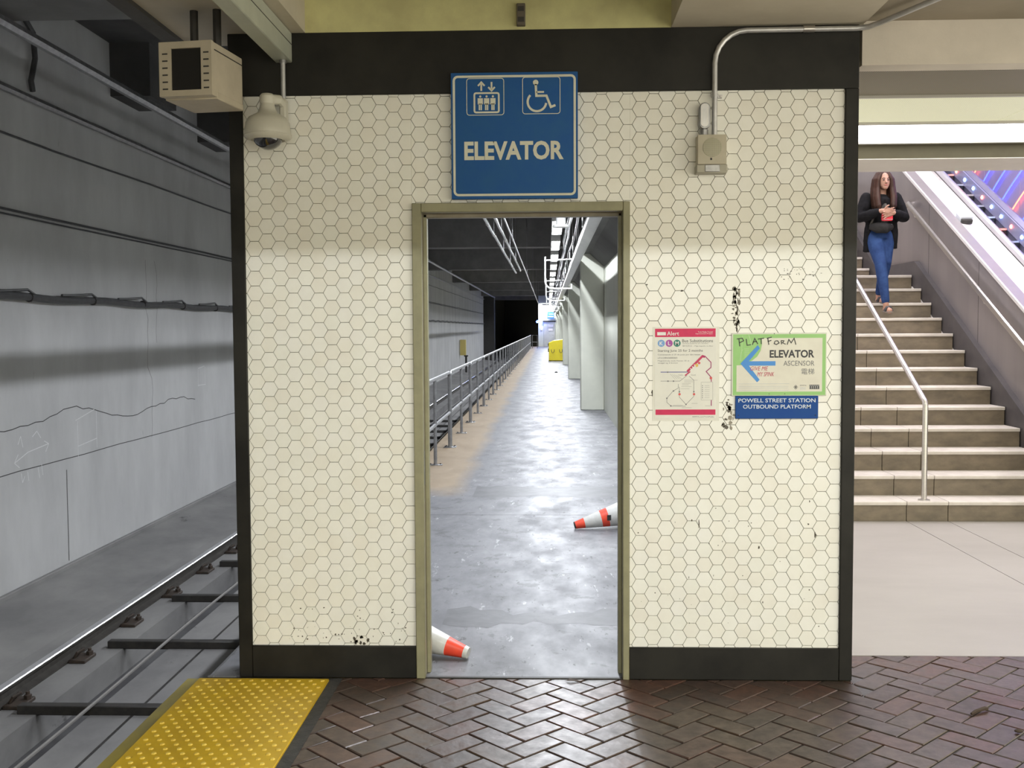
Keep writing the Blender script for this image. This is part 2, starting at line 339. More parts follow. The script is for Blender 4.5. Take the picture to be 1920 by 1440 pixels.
box(DX1 - .047, DX1 - .029, .07, .12, 0, DZ - .042).build('door_stop', m_frame, door, bevel=.002)
box(DX0 + fw, DX1 - .031, .07, .12, DZ - .058, DZ - .04).build('door_stop', m_frame_in, door, bevel=.002)
box(DX0 + fw - .0025, DX0 + fw - .0005, .025, .06, .92, 1.08).build('strike_plate', m_galv, door)
box(DX0 + .02, DX1 - .02, -.012, .012, -.004, .004).build('sill', m_dark, door, bevel=.002)

# ---- brick platform floor
floor = empty('floor', (1.2, -1.2, 0), 'platform floor of glazed brown bricks laid in herringbone', 'floor', kind='structure')
PX0 = -1.665; BX0 = -.985
box(PX0, 4.6, -9, 0, -.15, -.0065).build('mortar_bed', m_mortar, floor)
box(WR, 7.0, 0, .37, -.15, -.0065).build('mortar_bed', m_mortar, floor)
BW = .112; ox, oy = -.097, -.605
def cell(u, v): return (ox + (u - v) * BW / sqrt(2), oy + (u + v) * BW / sqrt(2))
jn = .0034
bricks = []
for a in range(-70, 90):
    for b in range(-40, 45):
        bu, bv = a + 2 * b, a - 2 * b
        for r in ((bu, bv, bu + 2, bv + 1), (bu + 2, bv - 1, bu + 3, bv + 1)):
            e = jn / BW
            poly = [cell(r[0] + e, r[1] + e), cell(r[2] - e, r[1] + e), cell(r[2] - e, r[3] - e), cell(r[0] + e, r[3] - e)]
            cxm = sum(p[0] for p in poly) / 4; cym = sum(p[1] for p in poly) / 4
            if cxm < -1.3 or cxm > 4.4 or cym < -3.2 or cym > .6: continue
            p1 = cliprect(poly, BX0, 4.3, -3.0, -.016 if cxm < WR + .02 else .366)
            if cxm < WR + .3 and cym > -.2: p1 = cliprect(poly, BX0, WR, -3, -.016) if cxm < WR else cliprect(poly, WR, 4.3, -3, .366)
            if area(p1) > 1e-5: bricks.append((cym, p1))
bricks.sort(key=lambda t: -t[0])
def brick_mb(p, mb, dz):
    n = len(p); cx = sum(q[0] for q in p) / n; cy = sum(q[1] for q in p) / n
    def ins(q, d):
        dx, dy = cx - q[0], cy - q[1]; l = sqrt(dx * dx + dy * dy); k = min(.5, d / l); return (q[0] + dx * k, q[1] + dy * k)
    tx, ty = random.gauss(0, .0028), random.gauss(0, .0028)
    top = lambda q, z: (q[0], q[1], z + dz + (q[0] - cx) * tx * 2 + (q[1] - cy) * ty * 2)
    vs = [(x, y, -.014) for x, y in p] + [top(q, -.003) for q in p] + [top(ins(q, .006), 0) for q in p]
    fs = [(i, (i + 1) % n, n + (i + 1) % n, n + i) for i in range(n)] + [(n + i, n + (i + 1) % n, 2 * n + (i + 1) % n, 2 * n + i) for i in range(n)] + [tuple(range(2 * n, 3 * n))]
    mb.add(vs, fs)
BT = [(1, 1, 1), (1.2, 1.03, .95), (.85, .87, .88), (1.3, 1.05, .95), (.95, 1.0, .97), (1.1, .95, .92), (.8, .84, .8), (1.0, 1.03, .88)]
mb_rest, tn = MB(), []
for k, (cy, p) in enumerate(bricks):
    t = random.choice(BT); dz = random.gauss(0, .0008)
    if k < 300:
        mb = MB(); brick_mb(p, mb, dz); o = mb.build('brick', m_brick, floor, smooth=False); set_tint(o.data, t)
    else:
        n0 = len(mb_rest.v); brick_mb(p, mb_rest, dz); tn += [t] * (len(mb_rest.v) - n0)
if tn:
    o = mb_rest.build('brick_field', m_brick, floor, kind='stuff', smooth=False)
    a = o.data.color_attributes.new('tint', 'FLOAT_COLOR', 'POINT'); a.data.foreach_set('color', [x for t in tn for x in (*t, 1)])
box(-1.043, BX0, -9, -.014, -.012, -.004).build('asphalt_joint_strip', M('asphalt_joint', (.06, .058, .055), .8, c2=(.035, .034, .033), sc=25, bump=.4), floor)
box(PX0 - .075, PX0 - .006, -9, 0, -.40, -.012).build('edge_coping', m_yelold, floor, bevel=.004)
# platform body below
box(-1.60, 1.0, -9, 0, -1.3, -.15).build('platform_body', m_tbed, floor)

# ---- tactile strip
tact = empty('tactile_paving', (-1.354, -1.5, -.012), 'yellow tactile warning strip with raised domes along the platform edge', 'tactile paving')
for k in range(4):
    y1 = -.047 - k * 1.22
    box(PX0, -1.043, y1 - 1.216, y1, -.012, .006).build('tactile_tile', m_yel, tact, bevel=.002)
mb = MB()
for i in range(11):
    for j in range(74):
        x = PX0 + .032 + i * .0565; y = -.080 - j * .0445
        if (j % 2): x += .028
        if x > -1.055: continue
        mb.loft([[(x + r * cos(pi / 3 * q), y + r * sin(pi / 3 * q), z) for q in range(6)] for r, z in ((.0115, .006), (.0095, .0098), (.0058, .0112))])
mb.build('domes', M('yellow_dome', (.74, .55, .10), .35, c2=(.62, .42, .06), sc=8), tact, kind='stuff')

# ---- corridor floor
cf = empty('floor_corridor', (-.2, 40, 0), 'worn grey concrete walkway floor beyond the doorway', 'floor', kind='structure')
YB = [0, 4.31, 12.5, 22, 32, 42, 52, 62, 72, 87]
for a, b in zip(YB, YB[1:]):
    box(-1.62, 1.13, a + (.012 if a == 0 else .004), b - .004, -.12, 0).build('slab', m_corr, cf)
box(-1.62, 1.13, .2, 87, -.35, -.12).build('joint_filler', m_dark, cf)
mb = MB()
for (y0, y1, xa, xb) in ((.90, 1.16, -.60, 1.1), (5.3, 5.95, -.75, 1.1)):
    n = 26; P = []
    for i in range(n + 1): P.append((xa + (xb - xa) * i / n, y0 + random.gauss(0, .03) - .05 * sin(i * .5)))
    for i in range(n, -1, -1): P.append((xa + (xb - xa) * i / n, y1 + random.gauss(0, .03) + .05 * sin(i * .4 + 1)))
    for i in range(n): mb.add([(P[i][0], P[i][1], .0006), (P[i + 1][0], P[i + 1][1], .0006), (P[2 * n - i][0], P[2 * n - i][1], .0006), (P[2 * n + 1 - i][0], P[2 * n + 1 - i][1], .0006)], [(0, 1, 2, 3)])
mb.build('trowelled_patch', m_corrdark, cf, smooth=False)
box(-1.62, -1.50, .2, 87, -1.3, -.35).build('walkway_fascia', m_tbed, cf)
box(-1.64, -1.50, 0, .011, -.35, 0).build('edge_slab', m_corr, cf)

# ---- corridor right wall, ledge, pillars
wr = empty('wall_right', (1.27, 43, 0), 'pale grey painted wall along the walkway', 'wall', kind='structure')
box(1.13, WR, TH, 87, 0, 3.3).build('wall_body', m_pill, wr)
LED = [(1.13, 2.87), (.84, 3.14), (.66, 3.14), (.66, 3.32), (1.13, 3.32)]
MB().prism(LED, TH, 87, 'y').build('haunched_ledge', m_ceil_c, wr)
m_flake = M('flaking_lip_paint', (.66, .60, .50), .8, c2=(.45, .38, .28), sc=30, bump=.5, bsc=40)
PY = [16.05 + 12.75 * k for k in range(6)]
for k, y in enumerate(PY):
    MB().prism([(.657, 0), (1.13, 0), (1.13, 2.88), (.845, 3.14), (.657, 3.14)], y, y + .42, 'y').build('pillar', m_pill, None,
        'pale painted concrete pillar standing out from the walkway wall', 'pillar', 'pillars along the walkway wall', bevel=.012)
mb = MB()
pts = [(.628 + random.gauss(0, .0012), TH + 1 + i * .45, 3.185 + random.gauss(0, .008)) for i in range(140)]
mb.tube(pts, [.016 + random.random() * .007 for _ in pts], 7)
mb.build('flaking_lip', m_flake, None, 'flaking pale paint along the lip of the ledge', 'pipe')  # thin tube standing in for flaking paint on the ledge lip

# ---- tunnel: left wall, trackbed, ceiling, far end
wl = empty('wall_left', (-5.5, 42, -1.2), 'grey cracked concrete wall of the train tunnel', 'wall', kind='structure')
LX = -5.4
box(LX - .4, LX, -9, 82.5, -1.3, 5.2).build('wall_body', m_wall_l, wl)
m_crack = flat('crack_dark', (.06, .058, .055), .9)
def rib_yz(mb, pts, wd, x):
    for (a, b) in zip(pts, pts[1:]):
        d = Vector((b[0] - a[0], b[1] - a[1])).normalized(); n = Vector((-d.y, d.x)) * wd / 2
        mb.add([(x, a[0] + n.x, a[1] + n.y), (x, a[0] - n.x, a[1] - n.y), (x, b[0] - n.x, b[1] - n.y), (x, b[0] + n.x, b[1] + n.y)], [(0, 1, 2, 3)])
mb = MB()
rib_yz(mb, [(2 + i * .5, .222 + random.gauss(0, .004)) for i in range(60)], .010, LX + .001)
z = .70; P = []
for i in range(40): P.append((4.6 + i * .16, .72 - .06 * sin(i * .33) - .11 * (1 + math.tanh((i - 18) / 3)) * .5 + random.gauss(0, .012)))
rib_yz(mb, P, .010, LX + .001)
for y0 in (9.0, 9.35):
    P = [(y0 + random.gauss(0, .02) + (.1 if k > 9 else 0), 2.6 - k * .16) for k in range(16 if y0 < 9.2 else 8)]; rib_yz(mb, P, .007, LX + .001)
rib_yz(mb, [(6.55, -.93), (6.55, .1)], .016, LX + .001)
mb.build('cracks', m_crack, wl, kind='stuff', smooth=False)
mb = MB()      # chalk survey marks
for (y, z0, z1) in ((11.0, .78, 1.05), (11.32, .78, 1.08), (6.85, .20, .62), (7.35, .26, .70)): rib_yz(mb, [(y, z0), (y, z1)], .009, LX + .0015)
for P in ([(10.98, .80), (11.34, .80)], [(11.0, 1.06), (11.3, 1.09)], [(6.85, .33), (7.35, .37)], [(6.8, .63), (7.3, .72)], [(5.42, .32), (5.7, .40), (6.15, .44)], [(5.42, .32), (5.5, .40)], [(5.42, .32), (5.52, .26)], [(6.15, .44), (6.05, .48)], [(6.15, .44), (6.08, .36)],
          [(5.55, .20), (5.57, .10), (5.62, .16)], [(5.68, .2), (5.7, .1)], [(5.9, .22), (5.93, .1)], [(5.98, .24), (6.0, .12)], [(5.5, .5), (5.56, .58), (5.6, .46)], [(5.8, .55), (5.9, .6), (5.98, .52)]):
    rib_yz(mb, P, .009, LX + .0015)
mb.build('chalk_marks', flat('chalk', (.75, .75, .75), .9), wl, kind='stuff', smooth=False)
box(LX, LX + .05, -9, 82.5, -1.3, -.95).build('wall_footing', m_tbed, wl, bevel=.01)
for k in range(7):
    y = 8.0 + 3.2 * k if k < 3 else 16 + 12.75 * (k - 3)
    box(LX, LX + .5, y, y + .9, 4.55, 5.2).build('wall_shade_box', m_ceil_c, wl)  # boxes added to stand in for black shaded areas on the upper wall

tb = empty('floor_trackbed', (-3.5, 40, -1.3), 'dark concrete trackbed below the platform', 'floor', kind='structure')
box(LX, -3.72, -9, 130, -1.5, -1.12).build('rail_plinth', m_tbed, tb)
MB().prism([(LX, -1.12), (LX, -.99), (LX + .5, -1.06), (LX + .95, -1.12)], -9, 82.5, 'y').build('sloped_bench', m_tbed, tb)
box(-3.72, -3.32, -9, 130, -1.5, -1.34).build('drain_channel', M('dark_channel_concrete', (.10, .10, .102), .45, c2=(.065, .064, .068), sc=2, st=(1, .4, 3), bump=.1), tb)  # channel concrete darker and smoother than the plinths
box(-3.32, -1.5, -9, 130, -1.5, -1.12).build('rail_plinth', m_tbed, tb)
box(-3.02, -3.0, -9, 130, -1.12, -1.117).build('joint', m_dark, tb)

m_rail = M('polished_rail', (.66, .66, .68), .18, 1.0)
m_railweb = M('rail_web', (.075, .068, .06), .55, .4, c2=(.05, .045, .04), sc=12)
def rail(x):
    r = empty('track_rail', (x, 40, -1.12), 'steel running rail with polished top' + (' beside the tunnel wall' if x < -3 else ' under the platform edge'), 'rail')
    MB().prism([(x - .07, -1.12), (x + .07, -1.12), (x + .07, -1.108), (x + .012, -1.09), (x + .012, -1.035), (x + .036, -1.025), (x + .036, -1.005), (x - .036, -1.005), (x - .036, -1.025), (x - .012, -1.035), (x - .012, -1.09), (x - .07, -1.108)], -9, 130, 'y').build('rail_web', m_railweb, r)
    MB().prism([(x - .036, -1.005), (x + .036, -1.005), (x + .030, -.998), (x - .030, -.998)], -9, 130, 'y').build('rail_head', m_rail, r)
    return r
rail(-4.09); rail(-2.58)
# rail clips
cl0 = None
for k in range(26):
    y = 1.55 + k * 1.055
    if cl0 is None:
        cl0 = empty('rail_clip', (-3.98, y, -1.12), 'dark rusty rail fastening clip on the trackbed', 'rail clip', 'rail clips along the running rail')
        box(-4.015, -3.87, y - .11, y + .11, -1.12, -1.09).build('base_plate', m_rust, cl0, bevel=.006)
        MB().tube([(-3.985, y - .05, -1.085), (-3.96, y - .05, -1.045), (-3.93, y, -1.03), (-3.96, y + .05, -1.045), (-3.995, y + .03, -1.075)], .014, 7).build('spring', m_rust, cl0)
        MB().lathe([(.03, 0), (.03, .03), (.016, .035), (.016, .055)], (-3.9, y + .05, -1.09), n=6).build('bolt', m_rust, cl0)
    else: copy_tree(cl0, None, Vector((0, k * 1.055, 0)))
gr0 = None
for k in range(-2, 16):
    y = 2.45 + 1.555 * k
    if gr0 is None:
        y0g = y; gr0 = box(-3.86, -2.66, y - .04, y + .04, -1.125, -1.055).build('cross_bar', m_dark, None, 'black steel bar lying across the track drain channel', 'bar', 'cross bars along the track', bevel=.006)
    else:
        c = gr0.copy(); COL.objects.link(c); c.location = gr0.location + Vector((0, y - y0g, 0))
pts = [(-3.31 + .015 * sin(i * .8), -6 + i * .8, -1.04) for i in range(60)]
MB().tube(pts, .013, 6).build('track_cable', M('grey_cable', (.20, .19, .18), .6), None, 'thin grey cable running along the middle of the track', 'cable')

ce = empty('ceiling_tunnel', (-2, 42, 4.3), 'concrete tunnel ceiling coloured dark for shade, with cross beams', 'ceiling', kind='structure')
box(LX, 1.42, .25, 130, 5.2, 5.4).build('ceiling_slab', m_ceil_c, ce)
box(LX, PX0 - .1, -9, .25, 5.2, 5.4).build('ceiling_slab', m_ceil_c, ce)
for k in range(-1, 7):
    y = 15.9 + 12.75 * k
    MB().prism([(y, 4.25), (y + .7, 4.25), (y + .9, 5.2), (y - .2, 5.2)], LX, 1.13, 'x').build('cross_beam', M('beam_concrete', (.20, .195, .19), .8, c2=(.15, .147, .143), sc=2), ce)  # beams coloured lighter than the shade-darkened slab to show lit undersides
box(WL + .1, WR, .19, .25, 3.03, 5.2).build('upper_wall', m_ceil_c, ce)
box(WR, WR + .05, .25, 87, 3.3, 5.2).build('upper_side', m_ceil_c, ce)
wb = empty('wall_back', (0, 87, 0), 'pale end wall of the walkway with a door', 'wall', kind='structure')
box(-.84, 1.42, 87, 87.4, 0, 5.2).build('wall_body', m_pill, wb)
box(LX - .4, -.5, 126, 126.4, -1.5, 5.4).build('tunnel_black_backdrop', m_dark, wb)  # black sheet closing off the tunnel, which runs on unlit
box(LX - .4, LX, 84, 126, -1.5, 5.4).build('tunnel_side', m_dark, wb)  # sides coloured black for the unlit tunnel beyond
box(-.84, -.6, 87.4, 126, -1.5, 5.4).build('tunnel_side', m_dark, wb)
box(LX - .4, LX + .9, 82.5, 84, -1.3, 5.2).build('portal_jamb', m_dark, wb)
MB().prism([(-.84, 0), (-.84, 2.45), (.45, 2.45), (.45, 0)], 86.97, 87, 'y')
d2 = empty('door_2', (.1, 86.95, 0), 'pale grey steel door at the far end of the walkway', 'door', kind='structure')
box(-.36, .62, 86.93, 87, 0, 2.15).build('door_leaf', M('door_grey', (.50, .50, .46), .5, c2=(.45, .45, .42), sc=3), d2, bevel=.01)
box(-.44, .70, 86.86, 87, 2.15, 2.27).build('door_closer_box', m_dark, d2)
MB().tube([(.5, 86.9, 1.0), (.5, 86.86, 1.0), (.38, 86.86, 1.0)], .015, 6).build('handle', m_galv, d2)

w_b = empty('wall_light_blocker', (-3.6, -9, -1.5), 'unseen dark wall added across the track to block fill light', 'wall', kind='structure')
box(LX - .4, -1.72, -9.3, -9, -1.5, 5.4).build('fill_blocker', m_dark, w_b)  # unseen end cap added to keep world light off the tunnel wall
# ---- platform ceiling above the brick floor
ceil = empty('ceiling', (0, -3, 3.03), 'concrete platform ceiling with a yellowed recessed coffer', 'ceiling', kind='structure')
CX0, CX1, CZ = -1.117, .568, 3.03
CT = 3.95; KB0, KB1 = -2.72, -2.42                        # coffer top; transverse beam that shades the upper wall
box(CX0, CX1, -.012, .19, CZ, CT).build('coffer_back', m_coffer, ceil)
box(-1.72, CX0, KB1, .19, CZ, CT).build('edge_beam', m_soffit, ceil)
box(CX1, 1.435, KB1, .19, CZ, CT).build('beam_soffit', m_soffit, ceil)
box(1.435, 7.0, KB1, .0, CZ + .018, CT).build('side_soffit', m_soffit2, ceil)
box(-1.72, 7.0, KB0, KB1, CZ, CT).build('cross_beam', m_soffit, ceil)
box(-1.72, 7.0, -9, .19, CT, CT + .1).build('slab_above', m_coffer, ceil)
box(-1.80, -1.72, -9, .19, CZ - .02, 5.2).build('edge_fascia', m_ceil_c, ceil)
box(1.435, 7.0, 0.0, .12, 2.85, 3.4).build('fascia_beam', M('pinkish_concrete', (.66, .60, .53), .7, c2=(.56, .51, .45), sc=2.5, bump=.06), ceil)

# ---- concourse floor, stairs, header and luminous ceiling at right
fc = empty('floor_concourse', (3, 2.2, 0), 'pale terrazzo floor between the brick platform and the stairs', 'floor', kind='structure')
for a, b in ((WR, 3.046), (3.052, 3.396), (3.402, 7.0)): box(a, b, .372, 4.03, -.12, 0).build('terrazzo_slab', m_terr, fc, smooth=False)
box(WR, 7.0, .372, 4.03, -.2, -.02).build('joint_filler', m_dark, fc)
SY, SR, SH, SXR, SXL = 4.03, .332, .176, 4.43, 1.44
stairs = empty('stairs', (3, 4.03, 0), 'concrete staircase with brownish risers and pale nosings', 'stairs', kind='structure')
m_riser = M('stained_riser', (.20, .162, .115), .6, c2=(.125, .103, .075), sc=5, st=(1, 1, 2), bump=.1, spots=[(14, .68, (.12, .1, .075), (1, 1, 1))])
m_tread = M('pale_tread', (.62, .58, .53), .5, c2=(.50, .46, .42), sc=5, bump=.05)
def zn(n): return SH * n - .008
def step(n, y0, y1):
    for a, b in ((SXL, 3.047), (3.053, 3.397), (3.403, SXR)):
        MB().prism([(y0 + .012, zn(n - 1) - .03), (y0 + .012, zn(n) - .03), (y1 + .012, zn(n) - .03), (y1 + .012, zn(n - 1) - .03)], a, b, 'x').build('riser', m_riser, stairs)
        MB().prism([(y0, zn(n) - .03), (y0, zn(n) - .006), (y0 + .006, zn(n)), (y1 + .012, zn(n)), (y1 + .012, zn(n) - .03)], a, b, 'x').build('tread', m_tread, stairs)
for n in range(1, 13): step(n, SY + (n - 1) * SR, SY + n * SR)
YL0, YL1 = SY + 12 * SR, 9.69
step(13, YL0, YL1)
for n in range(14, 24): step(n, YL1 + (n - 14) * SR, YL1 + (n - 13) * SR)
box(SXL, SXR, 4.12, 12.6, -.3, -.04).build('stair_base', m_dark, stairs)
def nose(y):
    if y < YL0: return zn(1) + (y - SY) * SH / SR
    if y < YL1 - .05: return zn(13)
    return zn(14) + (y - YL1) * SH / SR
TAN = SH / SR
sw = empty('wall_stair', (4.6, 7, 0), 'grey metal clad wall beside the stairs with a dark skirting', 'wall', kind='structure')
m_clad = M('stainless_cladding', (.33, .305, .31), .34, .5, c2=(.29, .27, .275), sc=1.2, st=(1, 3, .3))
SWX = 4.50
def deckz(y): return zn(1) + (y - SY) * TAN
Yb, Ye = 3.2, 13.2
MB().prism([(Yb, 0), (Ye, 0), (Ye, deckz(Ye) + 1.06), (4.0, deckz(4.0) + 1.06), (3.6, deckz(4.0) + 1.0), (3.4, .95), (Yb, .9)], SWX, SWX + .12, 'x').build('wall_body', m_clad, sw)
for k in range(1, 7):
    y = 3.3 + 1.45 * k; box(SWX - .0012, SWX + .001, y, y + .006, 0, max(.2, deckz(y) + 1.0)).build('panel_joint', m_dark, sw)
lo = [(3.6, .0), (SY + .1, .02)] + [(YL0 + .18, nose(YL0) - .16)] + [(YL1, nose(YL0) - .12), (12.5, zn(14) + (12.5 - YL1) * TAN - .06)]
hi = [(3.6, .24), (SY - .1, .25), (YL0 - .05, zn(13) + .165), (YL1 - .25, zn(13) + .165), (12.5, zn(14) + (12.5 - YL1 + .25) * TAN + .12)]
MB().prism(lo + hi[::-1], SXR + .012, SWX, 'x').build('dark_skirting', M('dark_skirting', (.085, .078, .08), .5, c2=(.06, .056, .06), sc=5), sw)
MB().prism([(4.1, 0), (12.6, 0), (12.6, zn(14) + (12.6 - YL1) * TAN - .12), (YL1, zn(13) - .1), (YL0, zn(13) - .14), (SY + .15, .0)], SXR, SXR + .012, 'x').build('stringer', M('pale_stringer', (.62, .60, .57), .55, c2=(.5, .48, .46), sc=8), sw)
m_deck = M('polished_deck', (.84, .83, .84), .30, .25, c2=(.80, .79, .80), sc=2)
def slope_bar(poly, y0, y1): # poly of (x, h above nosing line) swept along the slope
    return MB().loft([[(x, y, deckz(y) + h) for x, h in poly] for y in (y0, y1)])
slope_bar([(SWX - .015, 1.03), (SWX - .015, 1.065), (4.93, .965), (4.93, .93)], 3.9, Ye).build('inclined_deck', m_deck, sw)

esc = empty('escalator', (5.4, 5, 0), 'escalator with dark steps, steel balustrade and coloured lights beside the stairs', 'escalator')
slope_bar([(4.935, .0), (4.935, 1.0), (4.955, 1.01), (4.975, 1.0), (4.975, .0)], 3.9, Ye).build('balustrade', m_clad, esc)
slope_bar([(4.925, 1.0), (4.93, 1.05), (4.96, 1.065), (4.99, 1.05), (4.995, 1.0)], 3.9, Ye).build('moving_handrail', M('grey_handrail', (.30, .29, .31), .3, .3), esc)
slope_bar([(4.90, .955), (4.90, .975), (4.925, .985), (4.925, .955)], 3.9, Ye).build('deck_trim', m_steel, esc)
m_est = M('escalator_step', (.035, .035, .045), .5, .4)
for k in range(25):
    y = 4.2 + k * .36; zt = deckz(y) + .17
    box(5.02, 5.93, y, y + .38, zt - .22, zt).build('escalator_step', m_est, esc, bevel=.006)
    box(5.02, 5.93, y - .012, y + .012, zt - .02, zt + .004).build('step_edge', m_galvl, esc)
m_skirt = M('lilac_skirt', (.36, .35, .50), .35, .5, c2=(.30, .29, .44), sc=2)
slope_bar([(5.95, -.3), (5.95, .13), (5.95, .36), (6.0, .40), (6.06, .36), (6.06, -.3)], 3.9, Ye).build('skirt_panel', m_skirt, esc)
slope_bar([(5.935, .155), (5.935, .345), (5.95, .345), (5.95, .155)], 3.9, Ye).build('light_channel', M('frosted_channel', (.42, .42, .62), .3, .1, c2=(.36, .36, .56), sc=4), esc)
led_c = {'r': M('red_led', (1, .2, .12), .4, emit=((1, .12, .06), 22)), 'b': M('blue_led', (.3, .5, 1), .4, emit=((.22, .42, 1), 22))}
seq = 'bbr'
for k in range(25):
    y = 5.4 + k * .305; z_ = deckz(y) + .25
    MB().lathe([(.026, 0), (.026, .008), (.014, .016), (.002, .019)], (5.935, y, z_), (-1, 0, 0), 10).build('indicator_light', led_c[seq[k % 3]], esc)
# violet wall behind the escalator; its reflected streaks are built as glowing tubes
wa = empty('wall_escalator', (6.6, 8, 0), 'violet metal clad wall above the escalator', 'wall', kind='structure')
m_violet = M('violet_metal', (.50, .44, .62), .4, .35, c2=(.42, .37, .54), sc=1.3, st=(1, 1, 1))
for k in range(9):
    y = 2.6 + k * 1.2; box(6.5, 6.56, y + .004, y + 1.196, 0, 9).build('cladding_panel', m_violet, wa, bevel=.004)
m_tb = M('blue_streak', (.1, .15, 1), .4, emit=((.05, .08, 1), 5)); m_tr = M('red_streak', (1, .2, .1), .4, emit=((1, .16, .09), 5))
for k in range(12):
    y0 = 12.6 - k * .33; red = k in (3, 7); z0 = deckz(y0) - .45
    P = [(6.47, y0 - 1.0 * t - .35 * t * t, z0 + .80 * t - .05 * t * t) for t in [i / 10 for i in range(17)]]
    MB().tube(P, .009, 6).build('reflection_streak', m_tr if red else m_tb, None, ('slender red' if red else 'slender blue') + ' glowing streak standing in for a reflection on the violet escalator wall', 'reflection streak', ('red' if red else 'blue') + ' reflection streaks built on the escalator wall')
dv = empty('sensor_box', (4.72, 7.15, deckz(7.15) + 1.0), 'small grey sensor box with a dark lens on the bright inclined deck', 'sensor')
R_ = Matrix.Rotation(math.atan(TAN), 3, 'X'); c0 = Vector((4.71, 7.15, deckz(7.15) + 1.06))
MB().obox(c0, .075, .07, .045, R_).build('housing', M('sensor_grey', (.62, .66, .72), .4), dv, bevel=.012)
MB().obox(c0 + R_ @ Vector((0, -.085, -.012)), .06, .022, .026, R_).build('lens_hood', m_dark, dv, bevel=.006)
# mid handrail and wall handrail
hr = empty('handrail', (3.22, 4.10, zn(1)), 'steel handrail with a single post rising from the lowest step', 'handrail')
P = [(3.22, 4.11, zn(1)), (3.22, 4.11, .97)] + [(3.22, 4.11 + .05 * (1 - cos(a)), .97 + .06 * sin(a)) for a in (.35, .7, 1.05)] + [(3.22, YL0 + .05, zn(13) + .90), (3.22, YL0 + .35, zn(13) + .92), (3.22, YL1 - .2, zn(13) + .92)]
MB().tube(P, [.024] * len(P), 10).build('rail', m_steel, hr)
MB().tube([(3.22, YL1 - .2, zn(13) + .92), (3.22, YL1 - .15, zn(13) + .88), (3.22, YL1 - .15, zn(13))], .024, 10).build('post', m_steel, hr)
MB().lathe([(.05, 0), (.05, .006), (.03, .012)], (3.22, 4.11, zn(1)), n=14).build('base_flange', m_steel, hr)
wh = empty('wall_handrail', (4.42, 6, 2), 'bright metal handrail fixed to the grey stair wall', 'handrail')
P = [(4.42, 3.95, deckz(3.95) + .80), (4.42, 8.15, deckz(8.15) + .80), (4.44, 8.26, deckz(8.15) + .80), (4.50, 8.28, deckz(8.15) + .80)]
MB().tube(P, [(.038, .02)] * 4, 8).build('rail', m_steel, wh)
for y in (4.6, 5.9, 7.2, 7.95): MB().tube([(4.42, y, deckz(y) + .775), (4.44, y, deckz(y) + .73), (4.50, y, deckz(y) + .72)], .011, 6).build('bracket', m_steel, wh)

# header and luminous ceiling
hd = empty('ceiling_concourse', (3.5, 1.4, 2.85), 'perforated metal ceiling panels with a lit band and a header beam before the stairs', 'ceiling', kind='structure')
def perf(name, c, dotc, r=.5, emit=None):
    mt = bpy.data.materials.new(name); mt.use_nodes = True; nt = mt.node_tree; N = nt.nodes; L = nt.links; b = N['Principled BSDF']
    geo = N.new('ShaderNodeNewGeometry'); sx = N.new('ShaderNodeSeparateXYZ'); L.new(geo.outputs['Position'], sx.inputs[0])
    out = []
    for ax in (0, 1):
        a = N.new('ShaderNodeMath'); a.operation = 'PINGPONG'; a.inputs[1].default_value = .0052; L.new(sx.outputs[ax], a.inputs[0]); out.append(a)
    cb = N.new('ShaderNodeCombineXYZ'); L.new(out[0].outputs[0], cb.inputs[0]); L.new(out[1].outputs[0], cb.inputs[1])
    ln = N.new('ShaderNodeVectorMath'); ln.operation = 'LENGTH'; L.new(cb.outputs[0], ln.inputs[0])
    mr = N.new('ShaderNodeMapRange'); mr.inputs[1].default_value = .0022; mr.inputs[2].default_value = .0032; L.new(ln.outputs['Value'], mr.inputs[0])
    mx = N.new('ShaderNodeMix'); mx.data_type = 'RGBA'; mx.inputs[6].default_value = (*dotc, 1); mx.inputs[7].default_value = (*c, 1); L.new(mr.outputs[0], mx.inputs[0])
    L.new(mx.outputs[2], b.inputs['Base Color']); b.inputs['Roughness'].default_value = r
    if emit:
        L.new(mx.outputs[2], b.inputs['Emission Color']); b.inputs['Emission Strength'].default_value = emit
    return mt
m_perf = perf('perforated_panel', (.22, .195, .145), (.06, .052, .04))
m_perfl = perf('perforated_lit_panel', (.62, .62, .46), (.28, .27, .20), emit=.52)
m_lum = perf('luminous_panel', (.97, .97, .93), (.90, .90, .84), emit=PANEL_E)
def strip(name, mt, y0, y1, z, X):
    for a, b in zip(X, X[1:]): box(a + .003, b - .003, y0, y1, z, z + .03).build(name, mt, hd, smooth=False)
strip('ceiling_panel', m_perf, .125, .63, 2.85, [WR + .005, 4.0, 7.0])
strip('diffuser_panel', m_perfl, .655, 1.345, 2.85, [WR + .005, 2.62, 5.2, 7.0])
strip('luminous_panel', m_lum, 1.38, 2.0, 2.85, [WR + .005, 2.72, 5.2, 7.0])
m_trim = M('grey_trim', (.42, .40, .37), .4, .3)
for y0, y1 in ((.632, .653), (1.347, 1.378), (2.002, 2.05)): box(WR + .005, 7, y0, y1, 2.838, 2.88).build('panel_trim', m_trim, hd)
box(WR + .005, 7, 2.05, 2.61, 2.75, 3.4).build('header_beam', M('olive_header', (.052, .045, .027), .7, c2=(.042, .036, .022), sc=4, spec=.2), hd)
box(WR + .005, 7, 2.052, 2.608, 2.746, 2.75).build('header_soffit', M('pinkish_soffit', (.55, .51, .48), .6, c2=(.5, .46, .43), sc=3), hd)
box(WR, 7, .12, 2.05, 3.0, 3.4).build('ceiling_void', m_dark, hd)
